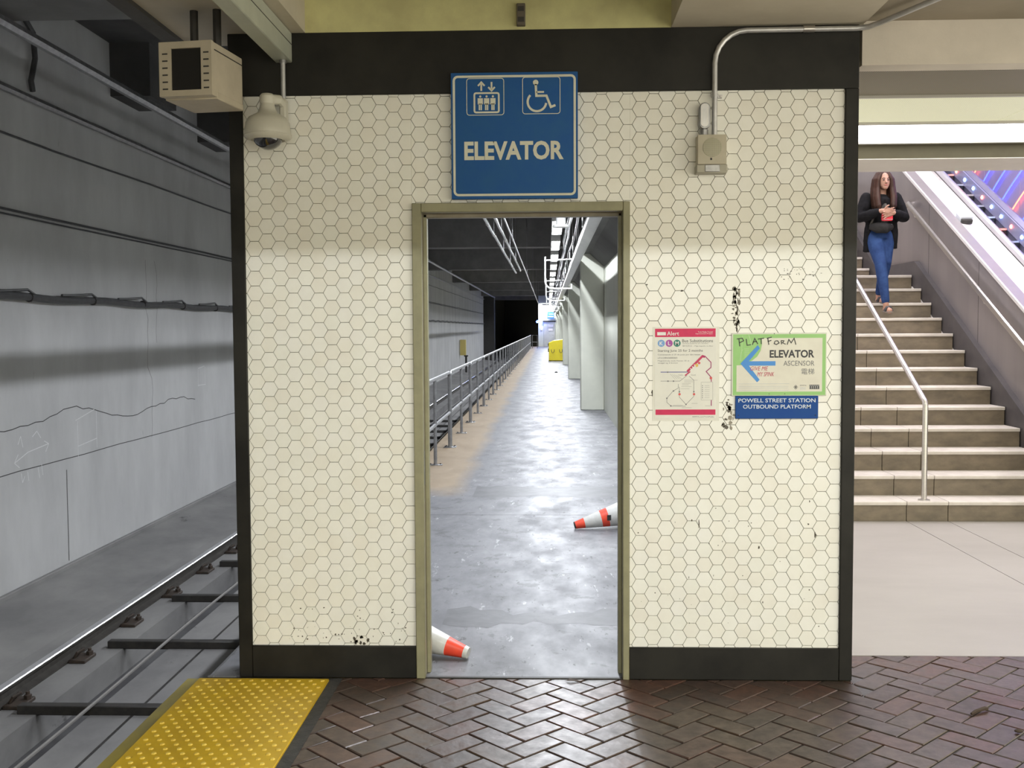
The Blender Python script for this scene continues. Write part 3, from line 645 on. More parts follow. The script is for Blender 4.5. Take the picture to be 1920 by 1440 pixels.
# stairwell lid and lamps
box(1.42, 6.6, 2.61, 13.2, 9.0, 9.2).build('stairwell_ceiling', m_white, hd)
sl0 = empty('wall_stairwell', (1.43, 8, 0), 'pale wall on the hidden side of the stairwell', 'wall', kind='structure')
box(1.42, 1.44, 4.03, 13.2, 0, 9).build('wall_body', m_white, sl0)
box(1.42, 6.6, 13.2, 13.3, 0, 9).build('end_wall', m_white, sl0)

def area_light(name, loc, sx, sy, power, color, parent, rot=(0, 0, 0)):
    l = bpy.data.lights.new(name, 'AREA'); l.shape = 'RECTANGLE'; l.size = sx; l.size_y = sy; l.energy = power; l.color = color
    o = bpy.data.objects.new(name, l); COL.objects.link(o); o.parent = parent; o.location = Vector(loc) - OFF[parent.name]; o.rotation_euler = rot; return o
m_tubeA = M('fluorescent_tube', (1, 1, 1), .4, emit=((.93, .96, 1), 9))
m_tubeB = M('fluorescent_tube_warm', (1, 1, 1), .4, emit=((1, .97, .88), 9))
for k, (y, z) in enumerate(((5.2, 5.4), (7.4, 6.4), (9.6, 7.4))):
    lf = empty('stair_light', (3.0, y, z), 'long fluorescent fitting hung above the staircase', 'lamp', 'fluorescent fittings above the staircase')
    box(1.7, 6.2, y - .14, y + .14, z, z + .08).build('housing', m_white, lf, bevel=.01)
    for dy in (-.06, .06): MB().tube([(1.75, y + dy, z - .03), (6.15, y + dy, z - .03)], .019, 8).build('tube', m_tubeA, lf)
    area_light('glow', (3.95, y, z - .06), 4.4, .22, STAIR_W, (1, .93, .98), lf)
    for x in (2.2, 5.6): MB().tube([(x, y, z + .08), (x, y, 9.0)], .008, 5).build('hanger', m_galv, lf)

# ---- platform lamps above and behind the viewpoint
for k, (x, wd) in enumerate(((.1, 3.2), (3.7, 3.2))):
    pf = empty('platform_light', (x, -4.75, 3.84), 'fluorescent fitting in the platform ceiling bay, ' + ('over the brick floor' if k == 0 else 'toward the stairs'), 'lamp', None)
    box(x - wd / 2, x + wd / 2, -4.93, -4.57, 3.84, 3.948).build('housing', m_white, pf, bevel=.01)
    for dy in (-.09, .09): MB().tube([(x - wd / 2 + .05, -4.75 + dy, 3.815), (x + wd / 2 - .05, -4.75 + dy, 3.815)], .019, 8).build('tube', m_tubeB, pf)
    area_light('glow', (x, -4.75, 3.785), wd, .12, KEY_W, (.97, 1, .99), pf)

# ---- corridor lamps (row of fittings above the walkway)
cl = None; LXc, LZ = .17, 3.52
for k in range(21):
    y = 1.9 + k * 4.05
    if cl is None:
        yl0 = y; cl = empty('walkway_light', (LXc, y, LZ), 'white fluorescent fitting hung over the walkway', 'lamp', 'fluorescent fittings over the walkway')
        box(LXc - .09, LXc + .09, y - 1.25, y + 1.25, LZ, LZ + .07).build('housing', m_white, cl, bevel=.01)
        MB().tube([(LXc - .035, y - 1.2, LZ - .025), (LXc - .035, y + 1.2, LZ - .025)], .016, 8).build('tube', m_tubeA, cl)
        MB().tube([(LXc + .035, y - 1.2, LZ - .025), (LXc + .035, y + 1.2, LZ - .025)], .016, 8).build('tube', m_tubeA, cl)
        for sx in (-1, 1): box(LXc + sx * .092 - .004, LXc + sx * .092 + .004, y - 1.25, y + 1.25, LZ - .070, LZ + .05).build('side_reflector', m_white, cl)
        for yy in (y - 1.252, y + 1.252): box(LXc - .096, LXc + .096, yy - .004, yy + .004, LZ - .070, LZ + .05).build('end_cap', m_white, cl)
        for yy in (y - 1, y + 1): MB().tube([(LXc, yy, LZ + .07), (LXc, yy, 5.2)], .010, 6).build('hanger_rod', m_galvl, cl)
        area_light('glow', (LXc, y, LZ - .05), .06, 2.4, CORR_W, (.90, .94, 1.0), cl)
    else: copy_tree(cl, None, Vector((0, y - yl0, 0)))

# ================================================================== THINGS
PRINT_Y = -.0012
# ---- big elevator sign
SX0, SX1, SZ0, SZ1 = -.441, .140, 2.257, 2.830
es = empty('elevator_sign', (-.15, -.03, SZ0), 'square blue elevator sign with lift and wheelchair pictograms above the doorway', 'sign')
box(SX0, SX1, -.045, -.0145, SZ0, SZ1).build('panel', m_signblue, es, bevel=.004, seg=2)
y = -.0456
MB().ribbon(rrect(SX0 + .014, SX1 - .014, SZ0 + .018, SZ1 - .018, .018), .0105, y, True).build('border', m_print, es, smooth=False)
def icon_frame(x0, x1, z0, z1): MB().ribbon(rrect(x0, x1, z0, z1, .012), .003, y, True).build('pictogram_frame', m_print, es, smooth=False)
icon_frame(-.368, -.198, 2.638, 2.803); icon_frame(-.112, .059, 2.641, 2.806)
mb = MB().ribbon(rrect(-.333, -.221, 2.650, 2.737, .007, 2), .008, y, True)
for cx in (-.306, -.277, -.248):
    mb.disc(cx, 2.722, .0052, y, 12); mb.add([(cx - .012, y, 2.714), (cx - .012, y, 2.687), (cx - .0075, y, 2.685), (cx + .0075, y, 2.685), (cx + .012, y, 2.687), (cx + .012, y, 2.714)], [(0, 1, 2, 3, 4, 5)])
    mb.add([(cx - .0075, y, 2.690), (cx - .0075, y, 2.660), (cx - .001, y, 2.660), (cx - .001, y, 2.690)], [(0, 1, 2, 3)]); mb.add([(cx + .001, y, 2.690), (cx + .001, y, 2.660), (cx + .0075, y, 2.660), (cx + .0075, y, 2.690)], [(0, 1, 2, 3)])
for cx, s_ in ((-.301, 1), (-.254, -1)):
    zc = 2.767
    mb.ribbon([(cx, zc - s_ * .020), (cx, zc + s_ * .014)], .008, y); mb.ribbon([(cx - .015, zc + s_ * .003), (cx, zc + s_ * .019), (cx + .015, zc + s_ * .003)], .008, y)
mb.build('lift_pictogram', m_print, es, smooth=False)
mb = MB(); mb.disc(-.052, 2.782, .0125, y)
mb.ribbon([(-.052, 2.775), (-.049, 2.722), (-.003, 2.722), (.017, 2.671), (.038, 2.679)], .0105, y)
mb.ribbon([(-.049, 2.739), (-.014, 2.739)], .008, y)
mb.ribbon(arc((-.0465, 2.695), .0425, 135, 352, 20), .010, y)
mb.build('wheelchair_pictogram', m_print, es, smooth=False)
text('ELEVATOR', -.381, 2.433, y, .456, .086, m_print, es, bold=.034)

# ---- alert poster
m_paper = M('poster_paper', (.74, .73, .66), .45, c2=(.70, .69, .63), sc=12)
m_lam = M('clear_laminate', (.72, .71, .63), .22, c2=(.68, .67, .6), sc=20)
m_red = flat('poster_red', (.62, .02, .10)); m_ink = flat('dark_ink', (.035, .035, .04)); m_gink = flat('grey_ink', (.16, .16, .17)); m_pw = flat('poster_white', (.80, .78, .74))
ap = empty('alert_poster', (.64, -.002, 1.23), 'white service alert poster with red bars and a route map on the tiles', 'poster')
box(.488, .796, -.0016, 0, 1.226, 1.664).build('laminate', m_lam, ap)
box(.497, .782, -.0024, -.0016, 1.238, 1.660).build('sheet', m_paper, ap)
y = -.0028
def rect(mb, x0, x1, z0, z1, yy): return mb.add([(x0, yy, z0), (x1, yy, z0), (x1, yy, z1), (x0, yy, z1)], [(0, 1, 2, 3)])
rect(MB(), .498, .778, 1.617, 1.656, y).build('header_bar', m_red, ap); rect(MB(), .501, .779, 1.254, 1.279, y).build('footer_bar', m_red, ap)
text('Alert', .553, 1.624, y - .0004, .056, .019, m_pw, ap, bold=.01)
rect(MB(), .508, .548, 1.625, 1.640, y - .0004).build('agency_mark', m_pw, ap)
text('Twin Peaks Tunnel', .764, 1.637, y - .0004, .068, .006, m_pw, ap, 'R'); text('Improvement Project', .764, 1.628, y - .0004, .078, .0065, m_pw, ap, 'R')
for k, (ch, c) in enumerate((('K', (.18, .36, .66)), ('L', (.40, .08, .36)), ('M', (.03, .22, .17)))):
    cx = .527 + k * .0365
    MB().disc(cx, 1.588, .0165, y, 24).build('route_bullet', flat('bullet_' + ch, c), ap); text(ch, cx, 1.579, y - .0004, None, .018, m_pw, ap, 'C', bold=.02)
text('Bus Substitutions', .624, 1.592, y, .142, .0145, m_ink, ap); text('Servicios Sustitutos por Autobús -', .625, 1.583, y, .123, .006, m_gink, ap); text('替代巴士 - Mga kapalit na Bus', .625, 1.571, y, .140, .007, m_gink, ap)
text('Starting June 25 for 2 months', .511, 1.545, y, .208, .0145, m_ink, ap); text('Comenzando el 25 de junio por dos meses', .511, 1.530, y, .196, .0085, m_gink, ap)
text('6月25日開始為期兩個月', .511, 1.516, y, .09, .008, m_gink, ap); text('Magsisimula mula Hunyo 25 at', .511, 1.502, y, .146, .0075, m_gink, ap); text('tatagal ng 2 buwan', .511, 1.492, y, .092, .0075, m_gink, ap)
text('SFMTA.com/TwinPeaks', .772, 1.242, y, .10, .006, m_gink, ap, 'R')
def pm(px, pz): return (.4985 + (px - 125) / 820 * .281, 1.657 - (pz - 100) / 1180 * .402)  # map layout of the sheet
mb = MB(); mb.ribbon([pm(200, 697), pm(565, 697)], .0035, y); mb.build('route_line', flat('line_indigo', (.10, .10, .34)), ap)
mb = MB(); mb.ribbon([pm(560, 690), pm(765, 480), pm(800, 490)], .0105, y); mb.ribbon([pm(530, 745), pm(600, 690)], .006, y); mb.build('route_line', flat('line_crimson', (.55, .04, .12)), ap)
mb = MB(); mb.ribbon([pm(765, 482), pm(800, 482), pm(880, 565), pm(880, 635), pm(815, 690), pm(885, 770), pm(885, 830)], .004, y - .0003); mb.ribbon([pm(887, 1080), pm(887, 1160)], .004, y - .0003); mb.build('route_line', flat('line_plum', (.36, .04, .16)), ap)
mb = MB()
for P in ([(200, 820), (460, 820), (560, 740)], [(440, 860), (440, 915), (370, 955), (285, 1055), (285, 1110), (340, 1160), (540, 1165)], [(455, 900), (455, 1040), (545, 1140)], [(585, 750), (650, 810), (650, 1030), (545, 1140)]): mb.ribbon([pm(*q) for q in P], .0017, y)
for q in ((295, 697), (300, 820), (375, 820), (375, 955), (285, 1055), (340, 1160), (545, 1140), (455, 965), (650, 965)): mb.disc(*pm(*q), .0034, y - .0003, 12)
mb.build('route_line', m_gink, ap)
mb = MB()
for q in ((720, 573), (880, 780)): mb.disc(*pm(*q), .006, y - .0005, 14)
for q in ((457, 1000), (653, 1000)): mb.disc(*pm(*q), .0055, y - .0005, 14)
mb.build('stop_marker', flat('marker_red', (.70, .10, .10)), ap); MB().disc(*pm(685, 605), .008, y - .0004, 16).build('stop_marker', flat('marker_amber', (.75, .5, .12)), ap)
mb = MB()
for zc in (690, 665, 640): mb.ribbon([pm(600 + (690 - zc), zc - 45), pm(625 + (690 - zc), zc - 20)], .004, y - .0006)
mb.build('map_gap', m_pw, ap)
MB().ribbon([pm(750, 835), pm(905, 835), pm(905, 1080), pm(750, 1080)], .0008, y, True).build('legend_box', m_gink, ap)
mb = MB()
for k, zc in enumerate((885, 910, 940, 965, 995, 1022, 1048)): mb.disc(*pm(767, zc), .0022, y, 8); mb.ribbon([pm(795, zc), pm(862, zc)], .0008, y)
for zc, a, b in ((808, 520, 700), (830, 520, 640), (853, 490, 610), (872, 490, 580), (895, 480, 620), (925, 470, 590), (1125, 620, 700), (1150, 370, 500), (1185, 485, 620), (1160, 800, 870)): mb.ribbon([pm(a, zc), pm(b, zc)], .0009, y)
for k in range(4): mb.ribbon([pm(330 + k * 28, 720 + k * 6), pm(400 + k * 28, 800 - k * 4)], .0008, y)
mb.build('map_captions', m_gink, ap)
for k, (a, b) in enumerate(((440, 'Castro'), (610, 'Church'))): text(b, pm(a, 0)[0], pm(0, 745)[1], y, .022, .006, m_gink, ap)

# ---- green wayfinding sign
wsg = empty('wayfinding_sign', (1.07, -.004, 1.34), 'green framed elevator sign with blue arrow and handwritten marker scrawl', 'sign')
box(.851, 1.289, -.006, 0, 1.3415, 1.634).build('panel', M('sign_edge', (.66, .66, .58), .4), wsg, bevel=.002)
A0, A1, B0, B1 = .858, 1.284, 1.345, 1.628
m_grn = M('sign_green', (.30, .56, .19), .4, c2=(.27, .52, .17), sc=10); m_cream = M('sign_cream', (.72, .70, .60), .4, c2=(.66, .63, .54), sc=9)
def wsx(px): return .856 + (px - 160) / (1440 - 160) * .430
def wsz(pz): return 1.629 - (pz - 180) / (1000 - 180) * .283
rect(MB(), A0, A1, B0, B1, -.0064).build('green_ground', m_grn, wsg)
MB().add([(wsx(a), -.0068, wsz(b)) for a, b in [(560, 235), (1388, 235), (1388, 955), (215, 955), (215, 600), (290, 597)] + [(430, 535), (500, 480), (545, 400), (562, 320)]], [tuple(range(10))]).build('cream_field', m_cream, wsg)
mb = MB()
for k in range(9): mb.ribbon([(wsx(322), wsz(375 + k * 17)), (wsx(395 - abs(k - 3) * 3), wsz(375 + k * 17))], .0012, -.0067)
mb.ribbon([(wsx(295), wsz(200)), (wsx(275), wsz(540))], .0012, -.0067); mb.ribbon([(wsx(380), wsz(190)), (wsx(425), wsz(330))], .0022, -.0067); mb.ribbon([(wsx(262), wsz(540)), (wsx(270), wsz(440)), (wsx(300), wsz(380))], .001, -.0067)
mb.build('line_drawing', flat('pale_green_ink', (.55, .75, .42)), wsg, smooth=False)
m_arrow = M('arrow_blue', (.055, .25, .66), .5, c2=(.07, .27, .63), sc=12)
mb = MB(); aw = lambda *q: [(wsx(a), -.0073, wsz(b)) for a, b in q]
mb.add(aw((268, 577), (505, 328), (533, 372), (385, 545), (385, 605), (533, 795), (498, 828)), [(0, 1, 2, 3, 4, 5, 6)])
mb.add([(p[0], p[1] - .0003, p[2]) for p in aw((340, 545), (748, 545), (748, 605), (340, 605))], [(0, 1, 2, 3)])
mb.build('arrow', m_arrow, wsg, smooth=False)
text('ELEVATOR', wsx(668), wsz(500), -.0073, wsx(1278) - wsx(668), .0365, m_ink, wsg, bold=.03); text('ASCENSOR', wsx(858), wsz(608), -.0073, wsx(1280) - wsx(858), .0235, m_gink, wsg)
text('電梯', wsx(1103), wsz(725), -.0073, wsx(1280) - wsx(1103), .028, m_gink, wsg)
mb = MB(); HW = lambda pts: mb.ribbon([(wsx(a), wsz(b)) for a, b in pts], .0042, -.0078)
for st_ in ([(245, 240), (258, 345)], [(215, 245), (290, 235), (310, 270), (250, 298)], [(345, 245), (358, 330), (410, 322)], [(430, 325), (462, 240), (505, 315)], [(440, 285), (490, 278)], [(548, 240), (552, 315)], [(505, 248), (590, 236)],
            [(640, 235), (655, 325)], [(628, 238), (695, 222)], [(640, 280), (690, 265)], [(740, 275), (728, 310), (760, 322), (795, 300), (775, 272), (742, 274)], [(822, 270), (830, 320)], [(820, 270), (860, 272), (850, 295), (835, 297), (885, 318)],
            [(905, 325), (928, 255), (960, 300), (1000, 240), (1025, 325)]): HW(st_)
mb.build('handwriting', flat('marker_black', (.02, .022, .02), .3), wsg, smooth=False)
m_pink = flat('graffiti_red', (.55, .07, .13)); text('GIVE ME', wsx(405), wsz(670), -.0079, .082, .019, m_pink, wsg, shear=.3, name='graffiti'); text('MY SPINK', wsx(500), wsz(748), -.0079, .078, .020, m_pink, wsg, shear=.3, name='graffiti')
mb = MB(); g_ = lambda a, b: (wsx(a), wsz(b))
for dx, dz in ((0, 0), (-14, 0), (14, 0), (0, -14), (0, 14)): mb.ribbon([g_(1028 + dx, 880 + dz), g_(1042 + dx, 895 + dz), g_(1028 + dx, 910 + dz), g_(1014 + dx, 895 + dz)], .0014, -.0073, True)
mb.build('agency_emblem', m_gink, wsg, smooth=False); text('SFMTA', wsx(1085), wsz(882), -.0073, .030, .006, m_gink, wsg)
mb = MB()
for zc in (900, 912, 924): mb.ribbon([g_(1085, zc), g_(1165, zc)], .001, -.0073)
for zc, e in ((850, 940), (883, 930), (905, 925), (935, 930)): mb.ribbon([g_(245, zc), g_(e, zc)], .0011, -.0073)
mb.build('small_print', flat('faint_blue_ink', (.42, .47, .55)), wsg, smooth=False)
rect(MB(), wsx(1215), wsx(1350), wsz(922), wsz(864), -.0072).build('logo_ground', m_ink, wsg)
mb = MB(); P = []
for k in range(5): P += [(wsx(1222 + k * 27), wsz(915)), (wsx(1222 + k * 27), wsz(878)), (wsx(1234 + k * 27), wsz(871)), (wsx(1242 + k * 27), wsz(880)), (wsx(1242 + k * 27), wsz(908))]
mb.ribbon(P, .0016, -.0076); mb.build('wavy_logo', flat('logo_pale', (.5, .5, .48)), wsg, smooth=False)
for a, b in ((665, 985), (880, 985), (730, 176), (945, 176)): MB().lathe([(.0022, 0), (.0018, .0012)], (wsx(a), -.006, wsz(b)), (0, -1, 0), 8).build('rivet', m_dark, wsg)

# ---- blue station plate
npl = empty('station_plate', (1.06, -.004, 1.235), 'small blue plate reading Powell Street Station outbound platform', 'sign')
box(.870, 1.251, -.012, 0, 1.236, 1.341).build('plate', m_plateblue, npl, bevel=.002)
m_ltr = flat('plate_lettering', (.66, .72, .80)); text('POWELL STREET STATION', 1.0605, 1.312, -.0124, .355, .0185, m_ltr, npl, 'C', bold=.014); text('OUTBOUND PLATFORM', 1.0605, 1.283, -.0124, .312, .0185, m_ltr, npl, 'C', bold=.014)
for a, b in ((.884, 1.330), (1.240, 1.328), (.884, 1.252), (1.238, 1.252)): MB().lathe([(.003, 0), (.002, .0014)], (a, -.012, b), (0, -1, 0), 8).build('screw', m_dark, npl)

# ---- loudspeaker, junction box and conduit on the wall
sp = empty('wall_speaker', (.744, -.04, 2.36), 'square beige wall speaker box with a perforated grille', 'speaker')
m_sp = M('beige_box', (.52, .48, .38), .5, c2=(.46, .42, .33), sc=12)
box(.682, .812, -.075, 0, 2.40, 2.533).build('housing', m_sp, sp, bevel=.005, seg=2)
gm = perf('speaker_grille', (.46, .44, .33), (.16, .15, .10)); 
for n_ in gm.node_tree.nodes:
    if n_.type == 'MATH': n_.inputs[1].default_value = .0026
    if n_.type == 'MAP_RANGE': n_.inputs[1].default_value = .0010; n_.inputs[2].default_value = .0018
    if n_.type == 'SEPXYZ': sep = n_
mth = [n_ for n_ in gm.node_tree.nodes if n_.type == 'MATH']; gm.node_tree.links.new(sep.outputs[2], mth[1].inputs[0])
MB().lathe([(.043, 0), (.043, .0015), (.041, .002)], (.747, -.075, 2.475), (0, -1, 0), 28).build('grille', gm, sp)
box(.738, .746, -.0765, -.0745, 2.418, 2.428).build('maker_mark', m_ink, sp)
box(.678, .816, -.070, 0, 2.362, 2.40).build('bracket', M('bracket_grey', (.42, .40, .33), .5), sp, bevel=.003)
box(.715, .782, -.073, -.069, 2.366, 2.398).build('bracket_tab', m_galv, sp, bevel=.002)
jb = empty('junction_box', (.715, -.03, 2.54), 'small oval metal conduit fitting with a ribbed cover', 'conduit fitting')
MB().prism(rrect(.692, .742, 2.562, 2.682, .024), -.05, -.001, 'y').build('body', m_galv, jb, bevel=.003)
MB().prism(rrect(.697, .733, 2.572, 2.676, .017), -.056, -.05, 'y').build('cover', m_galvl, jb)
MB().ribbon(rrect(.702, .728, 2.578, 2.670, .012), .003, -.0565, True).build('cover_rim', m_steel, jb)
MB().lathe([(.020, 0), (.020, .028)], (.715, -.03, 2.534), n=12).build('nipple', m_galv, jb)
cd = empty('conduit', (.763, -.03, 2.534), 'metal conduit rising from the wall speaker and bending along the ceiling', 'conduit')
P = [(.763, -.034, 2.535), (.763, -.034, 2.86)] + [(.763 + .145 * (1 - cos(radians(a))), -.034, 2.86 + .145 * sin(radians(a))) for a in range(15, 91, 15)] + [(1.40, -.034, 3.007), (1.45, -.045, 3.010), (1.49, -.10, 3.014), (1.62, -.40, 3.020), (2.0, -1.27, 3.022)]
MB().tube(P, .0125, 10).build('pipe', m_galvl, cd)
MB().lathe([(.016, 0), (.016, .05)], (1.16, -.034, 3.007), (1, 0, 0), 12).build('coupling', m_steel, cd)
MB().lathe([(.0165, 0), (.0165, .014)], (.763, -.034, 2.708), n=12).build('strap', m_galvl, cd); box(.775, .80, -.02, -.0, 2.708, 2.722).build('strap_lug', m_galvl, cd)
MB().lathe([(.0065, 0), (.005, .004)], (.793, -.02, 2.714), (0, -1, 0), 8).build('strap_screw', m_steel, cd)

# ---- bracket inside the coffer
cb = empty('ceiling_bracket', (-.118, -.03, 3.04), 'dark slotted steel bracket on the yellowed coffer face', 'bracket')
box(-.138, -.098, -.045, -.012, 3.042, 3.14).build('channel', M('brown_steel', (.12, .10, .075), .6), cb, bevel=.003)
for z0 in (3.056, 3.104): box(-.132, -.104, -.0465, -.044, z0, z0 + .022).build('slot', m_dark, cb)

# ---- raceway, dome camera, monitor
rw = empty('raceway', (-1.215, -1.3, 2.892), 'pale green steel raceway running below the platform ceiling edge', 'raceway')
m_rw = M('pale_green_steel', (.46, .48, .40), .45, c2=(.40, .42, .35), sc=6, bump=.03)
box(-1.255, -1.178, KB1 + .01, -.018, 2.893, 3.029).build('channel', m_rw, rw, bevel=.004)
box(-1.2565, -1.1765, KB1 + .012, -.02, 2.972, 2.975).build('seam', m_dark, rw)
dc = empty('dome_camera', (-1.262, -.15, 2.49), 'white dome security camera with a smoked bubble hung before the tiles', 'camera')
m_cam = M('camera_white', (.56, .54, .46), .45, c2=(.50, .48, .41), sc=10); cx, cy = -1.262, -.15
MB().lathe([(.030, .198), (.036, .17), (.045, .150), (.085, .128), (.098, .105), (.102, .075), (.104, .058), (.102, .052)], (cx, cy, 2.487), n=28).build('body', m_cam, dc)
MB().lathe([(.106, .052), (.107, .046), (.100, .036), (.076, .028), (.07, .034)], (cx, cy, 2.487), n=28).build('trim_ring', m_cam, dc)
MB().lathe([(.001, 0), (.018, .002), (.036, .010), (.052, .022), (.062, .036), (.064, .048)], (cx, cy, 2.472), n=26).build('bubble', M('smoked_bubble', (.012, .011, .016), .06, 0, spec=.7, coat=1), dc)
MB().lathe([(.028, 0), (.034, .01), (.034, .04), (.026, .05), (.004, .055)], (cx, cy, 2.672), n=20).build('cap', m_cam, dc)
MB().tube([(cx, cy, 2.70), (cx + .05, cy + .02, 2.70), (-1.208, -.075, 2.69)], [(.024, .02), (.022, .018), (.022, .018)], 10).build('arm', m_cam, dc)
box(-1.222, -1.192, -.10, -.045, 2.60, 2.715).build('mount_plate', m_cam, dc, bevel=.006)
MB().tube([(-1.208, -.07, 2.712), (-1.208, -.07, 2.893)], .011, 10).build('pole', m_galvl, dc); MB().lathe([(.017, 0), (.017, .012)], (-1.208, -.07, 2.879), n=10).build('pole_nut', m_galv, dc)
mo = empty('platform_monitor', (-1.49, -.38, 2.64), 'boxy beige monitor with a dark screen and vent slots hung at the platform edge', 'monitor')
Rm = Matrix.Rotation(radians(-7.5), 3, 'Z'); m0 = Vector((-1.507, -.515, 2.750)); m_mon = M('monitor_beige', (.50, .44, .34), .55, c2=(.43, .38, .29), sc=9)
def ml(x, y, z): return m0 + Rm @ Vector((x, y, z))
def mbox(mb, x0, x1, y0, y1, z0, z1): return mb.obox(ml((x0 + x1) / 2, (y0 + y1) / 2, (z0 + z1) / 2), (x1 - x0) / 2, (y1 - y0) / 2, (z1 - z0) / 2, Rm)
mbox(MB(), -.116, .116, .02, .31, -.112, .112).build('case', m_mon, mo, bevel=.008, seg=2)
bz = MB()
for q in ((-.117, -.064, -.112, .112), (.070, .117, -.112, .112), (-.064, .070, .084, .112), (-.064, .070, -.112, -.088)): mbox(bz, q[0], q[1], 0, .022, q[2], q[3])
bz.build('bezel', m_mon, mo)
mbox(MB(), -.066, .072, .008, .020, -.090, .086).build('screen', M('dead_screen', (.018, .017, .016), .25), mo)
for s_ in (-.090, .093):
    for k in range(6): mbox(MB(), s_ - .012, s_ + .012, -.0008, .004, -.085 + k * .029, -.079 + k * .029).build('vent_slot', m_dark, mo)
mbox(MB(), -.118, .118, .05, .312, -.118, -.088).build('tray', m_mon, mo, bevel=.004)
mbox(MB(), .1155, .118, .03, .305, .078, .082).build('seam', m_dark, mo)
for x in (-.03, .075): MB().tube([ml(x, .15, .11), (ml(x, .15, 0).x, ml(x, .15, 0).y, 3.03)], .018, 8).build('hanger', m_dark, mo)

# ---- walkway railing sections
m_grey_rail = M('grey_railing', (.34, .34, .35), .38, .7, c2=(.24, .24, .25), sc=14)
RX = -1.37; rs0 = None; Y0r = 1.93; PIT = 3.82
for k in range(20):
    if rs0 is None:
        y = Y0r; rs0 = empty('railing_section', (RX, y, 0), 'grey pipe railing section bolted along the walkway edge', 'railing', 'railing sections along the walkway')
        a, b = y + .05, y + PIT - .05; r = .06
        P = [(RX, a, .012), (RX, a, 1.05 - r)] + [(RX, a + r * (1 - cos(t)), 1.05 - r + r * sin(t)) for t in (.5, 1.05)] + [(RX, a + r, 1.05), (RX, b - r, 1.05)] + [(RX, b - r * (1 - cos(t)), 1.05 - r + r * sin(t)) for t in (1.05, .5)] + [(RX, b, 1.05 - r), (RX, b, .012)]
        MB().tube(P, .025, 9).build('top_rail', m_grey_rail, rs0)
        MB().tube([(RX, (a + b) / 2, .012), (RX, (a + b) / 2, 1.03)], .021, 9).build('post', m_grey_rail, rs0)
        MB().tube([(RX, a, .49), (RX, b, .49)], .022, 9).build('mid_rail', m_grey_rail, rs0)
        for yy in (a, (a + b) / 2, b):
            bp = box(RX - .085, RX + .085, yy - .045, yy + .045, 0, .012).build('base_plate', m_galv, rs0, bevel=.003)
            for sx in (-.06, .06): MB().lathe([(.010, 0), (.010, .012)], (RX + sx, yy, .012), n=6).build('bolt', m_dark, bp)
    else: copy_tree(rs0, None, Vector((0, PIT * k, 0)))
er = empty('end_railing', (-1.05, 79, 0), 'short railing across the walkway end beside the pale end wall', 'railing')
MB().tube([(-1.25, 79, 0), (-1.25, 79, 1.05), (-.85, 79, 1.05), (-.85, 79, 0)], .025, 8).build('frame', m_grey_rail, er); MB().tube([(-1.25, 79, .5), (-.85, 79, .5)], .022, 8).build('mid_rail', m_grey_rail, er)

# ---- services over the walkway
for k, (x, z, ye, r) in enumerate(((-.816, 3.075, 22, .022), (-.70, 3.13, 22, .022), (-.596, 3.17, 75, .014))):
    c = empty('ceiling_conduit', (x, 10, z), ['shiny conduit nearest the tracks hung under the tunnel beams', 'shiny conduit hung between two others under the tunnel beams', 'thin long conduit hung over the walkway, nearest its light fittings'][k], 'conduit', 'conduits hung over the walkway')
    P = [(x + random.gauss(0, .002), .3 + i * (ye - .3) / 24, z + random.gauss(0, .003)) for i in range(25)]
    MB().tube(P, r, 8).build('pipe', m_galvl, c)
    for i in range(1, 6): MB().tube([(x, .5 + i * (ye - 1) / 6, z), (x, .5 + i * (ye - 1) / 6, 5.2)], .006, 5).build('hanger_rod', m_galv, c)
    for i in range(12): MB().lathe([(r + .008, 0), (r + .008, .05)], (x, 1 + i * (ye - 2) / 12, z), (0, 1, 0), 8).build('coupling', m_steel, c)
tr = empty('cable_tray', (.55, 40, 2.93), 'long white steel cable tray hung beside the walkway pillars', 'cable tray')
box(.485, .625, .3, 86, 2.93, 2.945).build('tray_floor', m_galvl, tr); box(.478, .488, .3, 86, 2.925, 3.03).build('tray_side', m_white, tr); box(.622, .632, .3, 86, 2.93, 3.03).build('tray_side', m_white, tr)
for k in range(30):
    y = 1.2 + k * 2.8
    for x in (.483, .60): MB().tube([(x, y + random.gauss(0, .2), 3.0), (x, y, 5.2)], .008, 5).build('hanger_rod', m_galvl, tr)
for k, (x, z) in enumerate(((.30, 3.16), (.36, 3.24), (.42, 3.12), (.515, 2.98), (.565, 2.98))):
    nz = .003 if k > 2 else .012
    P = [(x + random.gauss(0, nz), .3 + i * 2.2, z + random.gauss(0, nz)) for i in range(39)]
    MB().tube(P, .016, 6).build('tray_cable', m_galvl if k % 2 else m_galv, None, ['bare grey conduit beside the cable tray, lowest of the bundle over the walkway', 'bare conduit running highest beside the cable tray', 'dull conduit close against the cable tray side', 'silver cable lying in the cable tray', 'dull cable lying in the tray next to the pillars'][k], 'cable', 'cables along the cable tray')
hk0 = None
for k in range(4):
    y = 15.2 + k * 8.8
    if hk0 is None:
        hk0 = empty('cable_hook', (.2, y, 2.4), 'white J shaped steel arm reaching from the cable tray over the walkway', 'bracket', 'J shaped arms along the cable tray')
        P = [(-.05, y, 3.02), (-.05, y, 2.55)] + [(-.05 + .14 * (1 - cos(t)), y, 2.55 - .14 * sin(t)) for t in (.4, .8, 1.2)] + [(.09, y, 2.41), (.458, y, 2.41), (.458, y, 2.50)]
        MB().tube(P, .016, 8).build('arm', m_white, hk0)
        MB().tube([(-.04, y, 2.95), (.458, y, 2.97)], .013, 6).build('brace', m_white, hk0)
    else: copy_tree(hk0, None, Vector((0, 8.8 * k, 0)))
pd = empty('pendant_speaker', (.165, 8.1, 2.9), 'white round pendant with a flat flange hung among the light fittings', 'pendant')
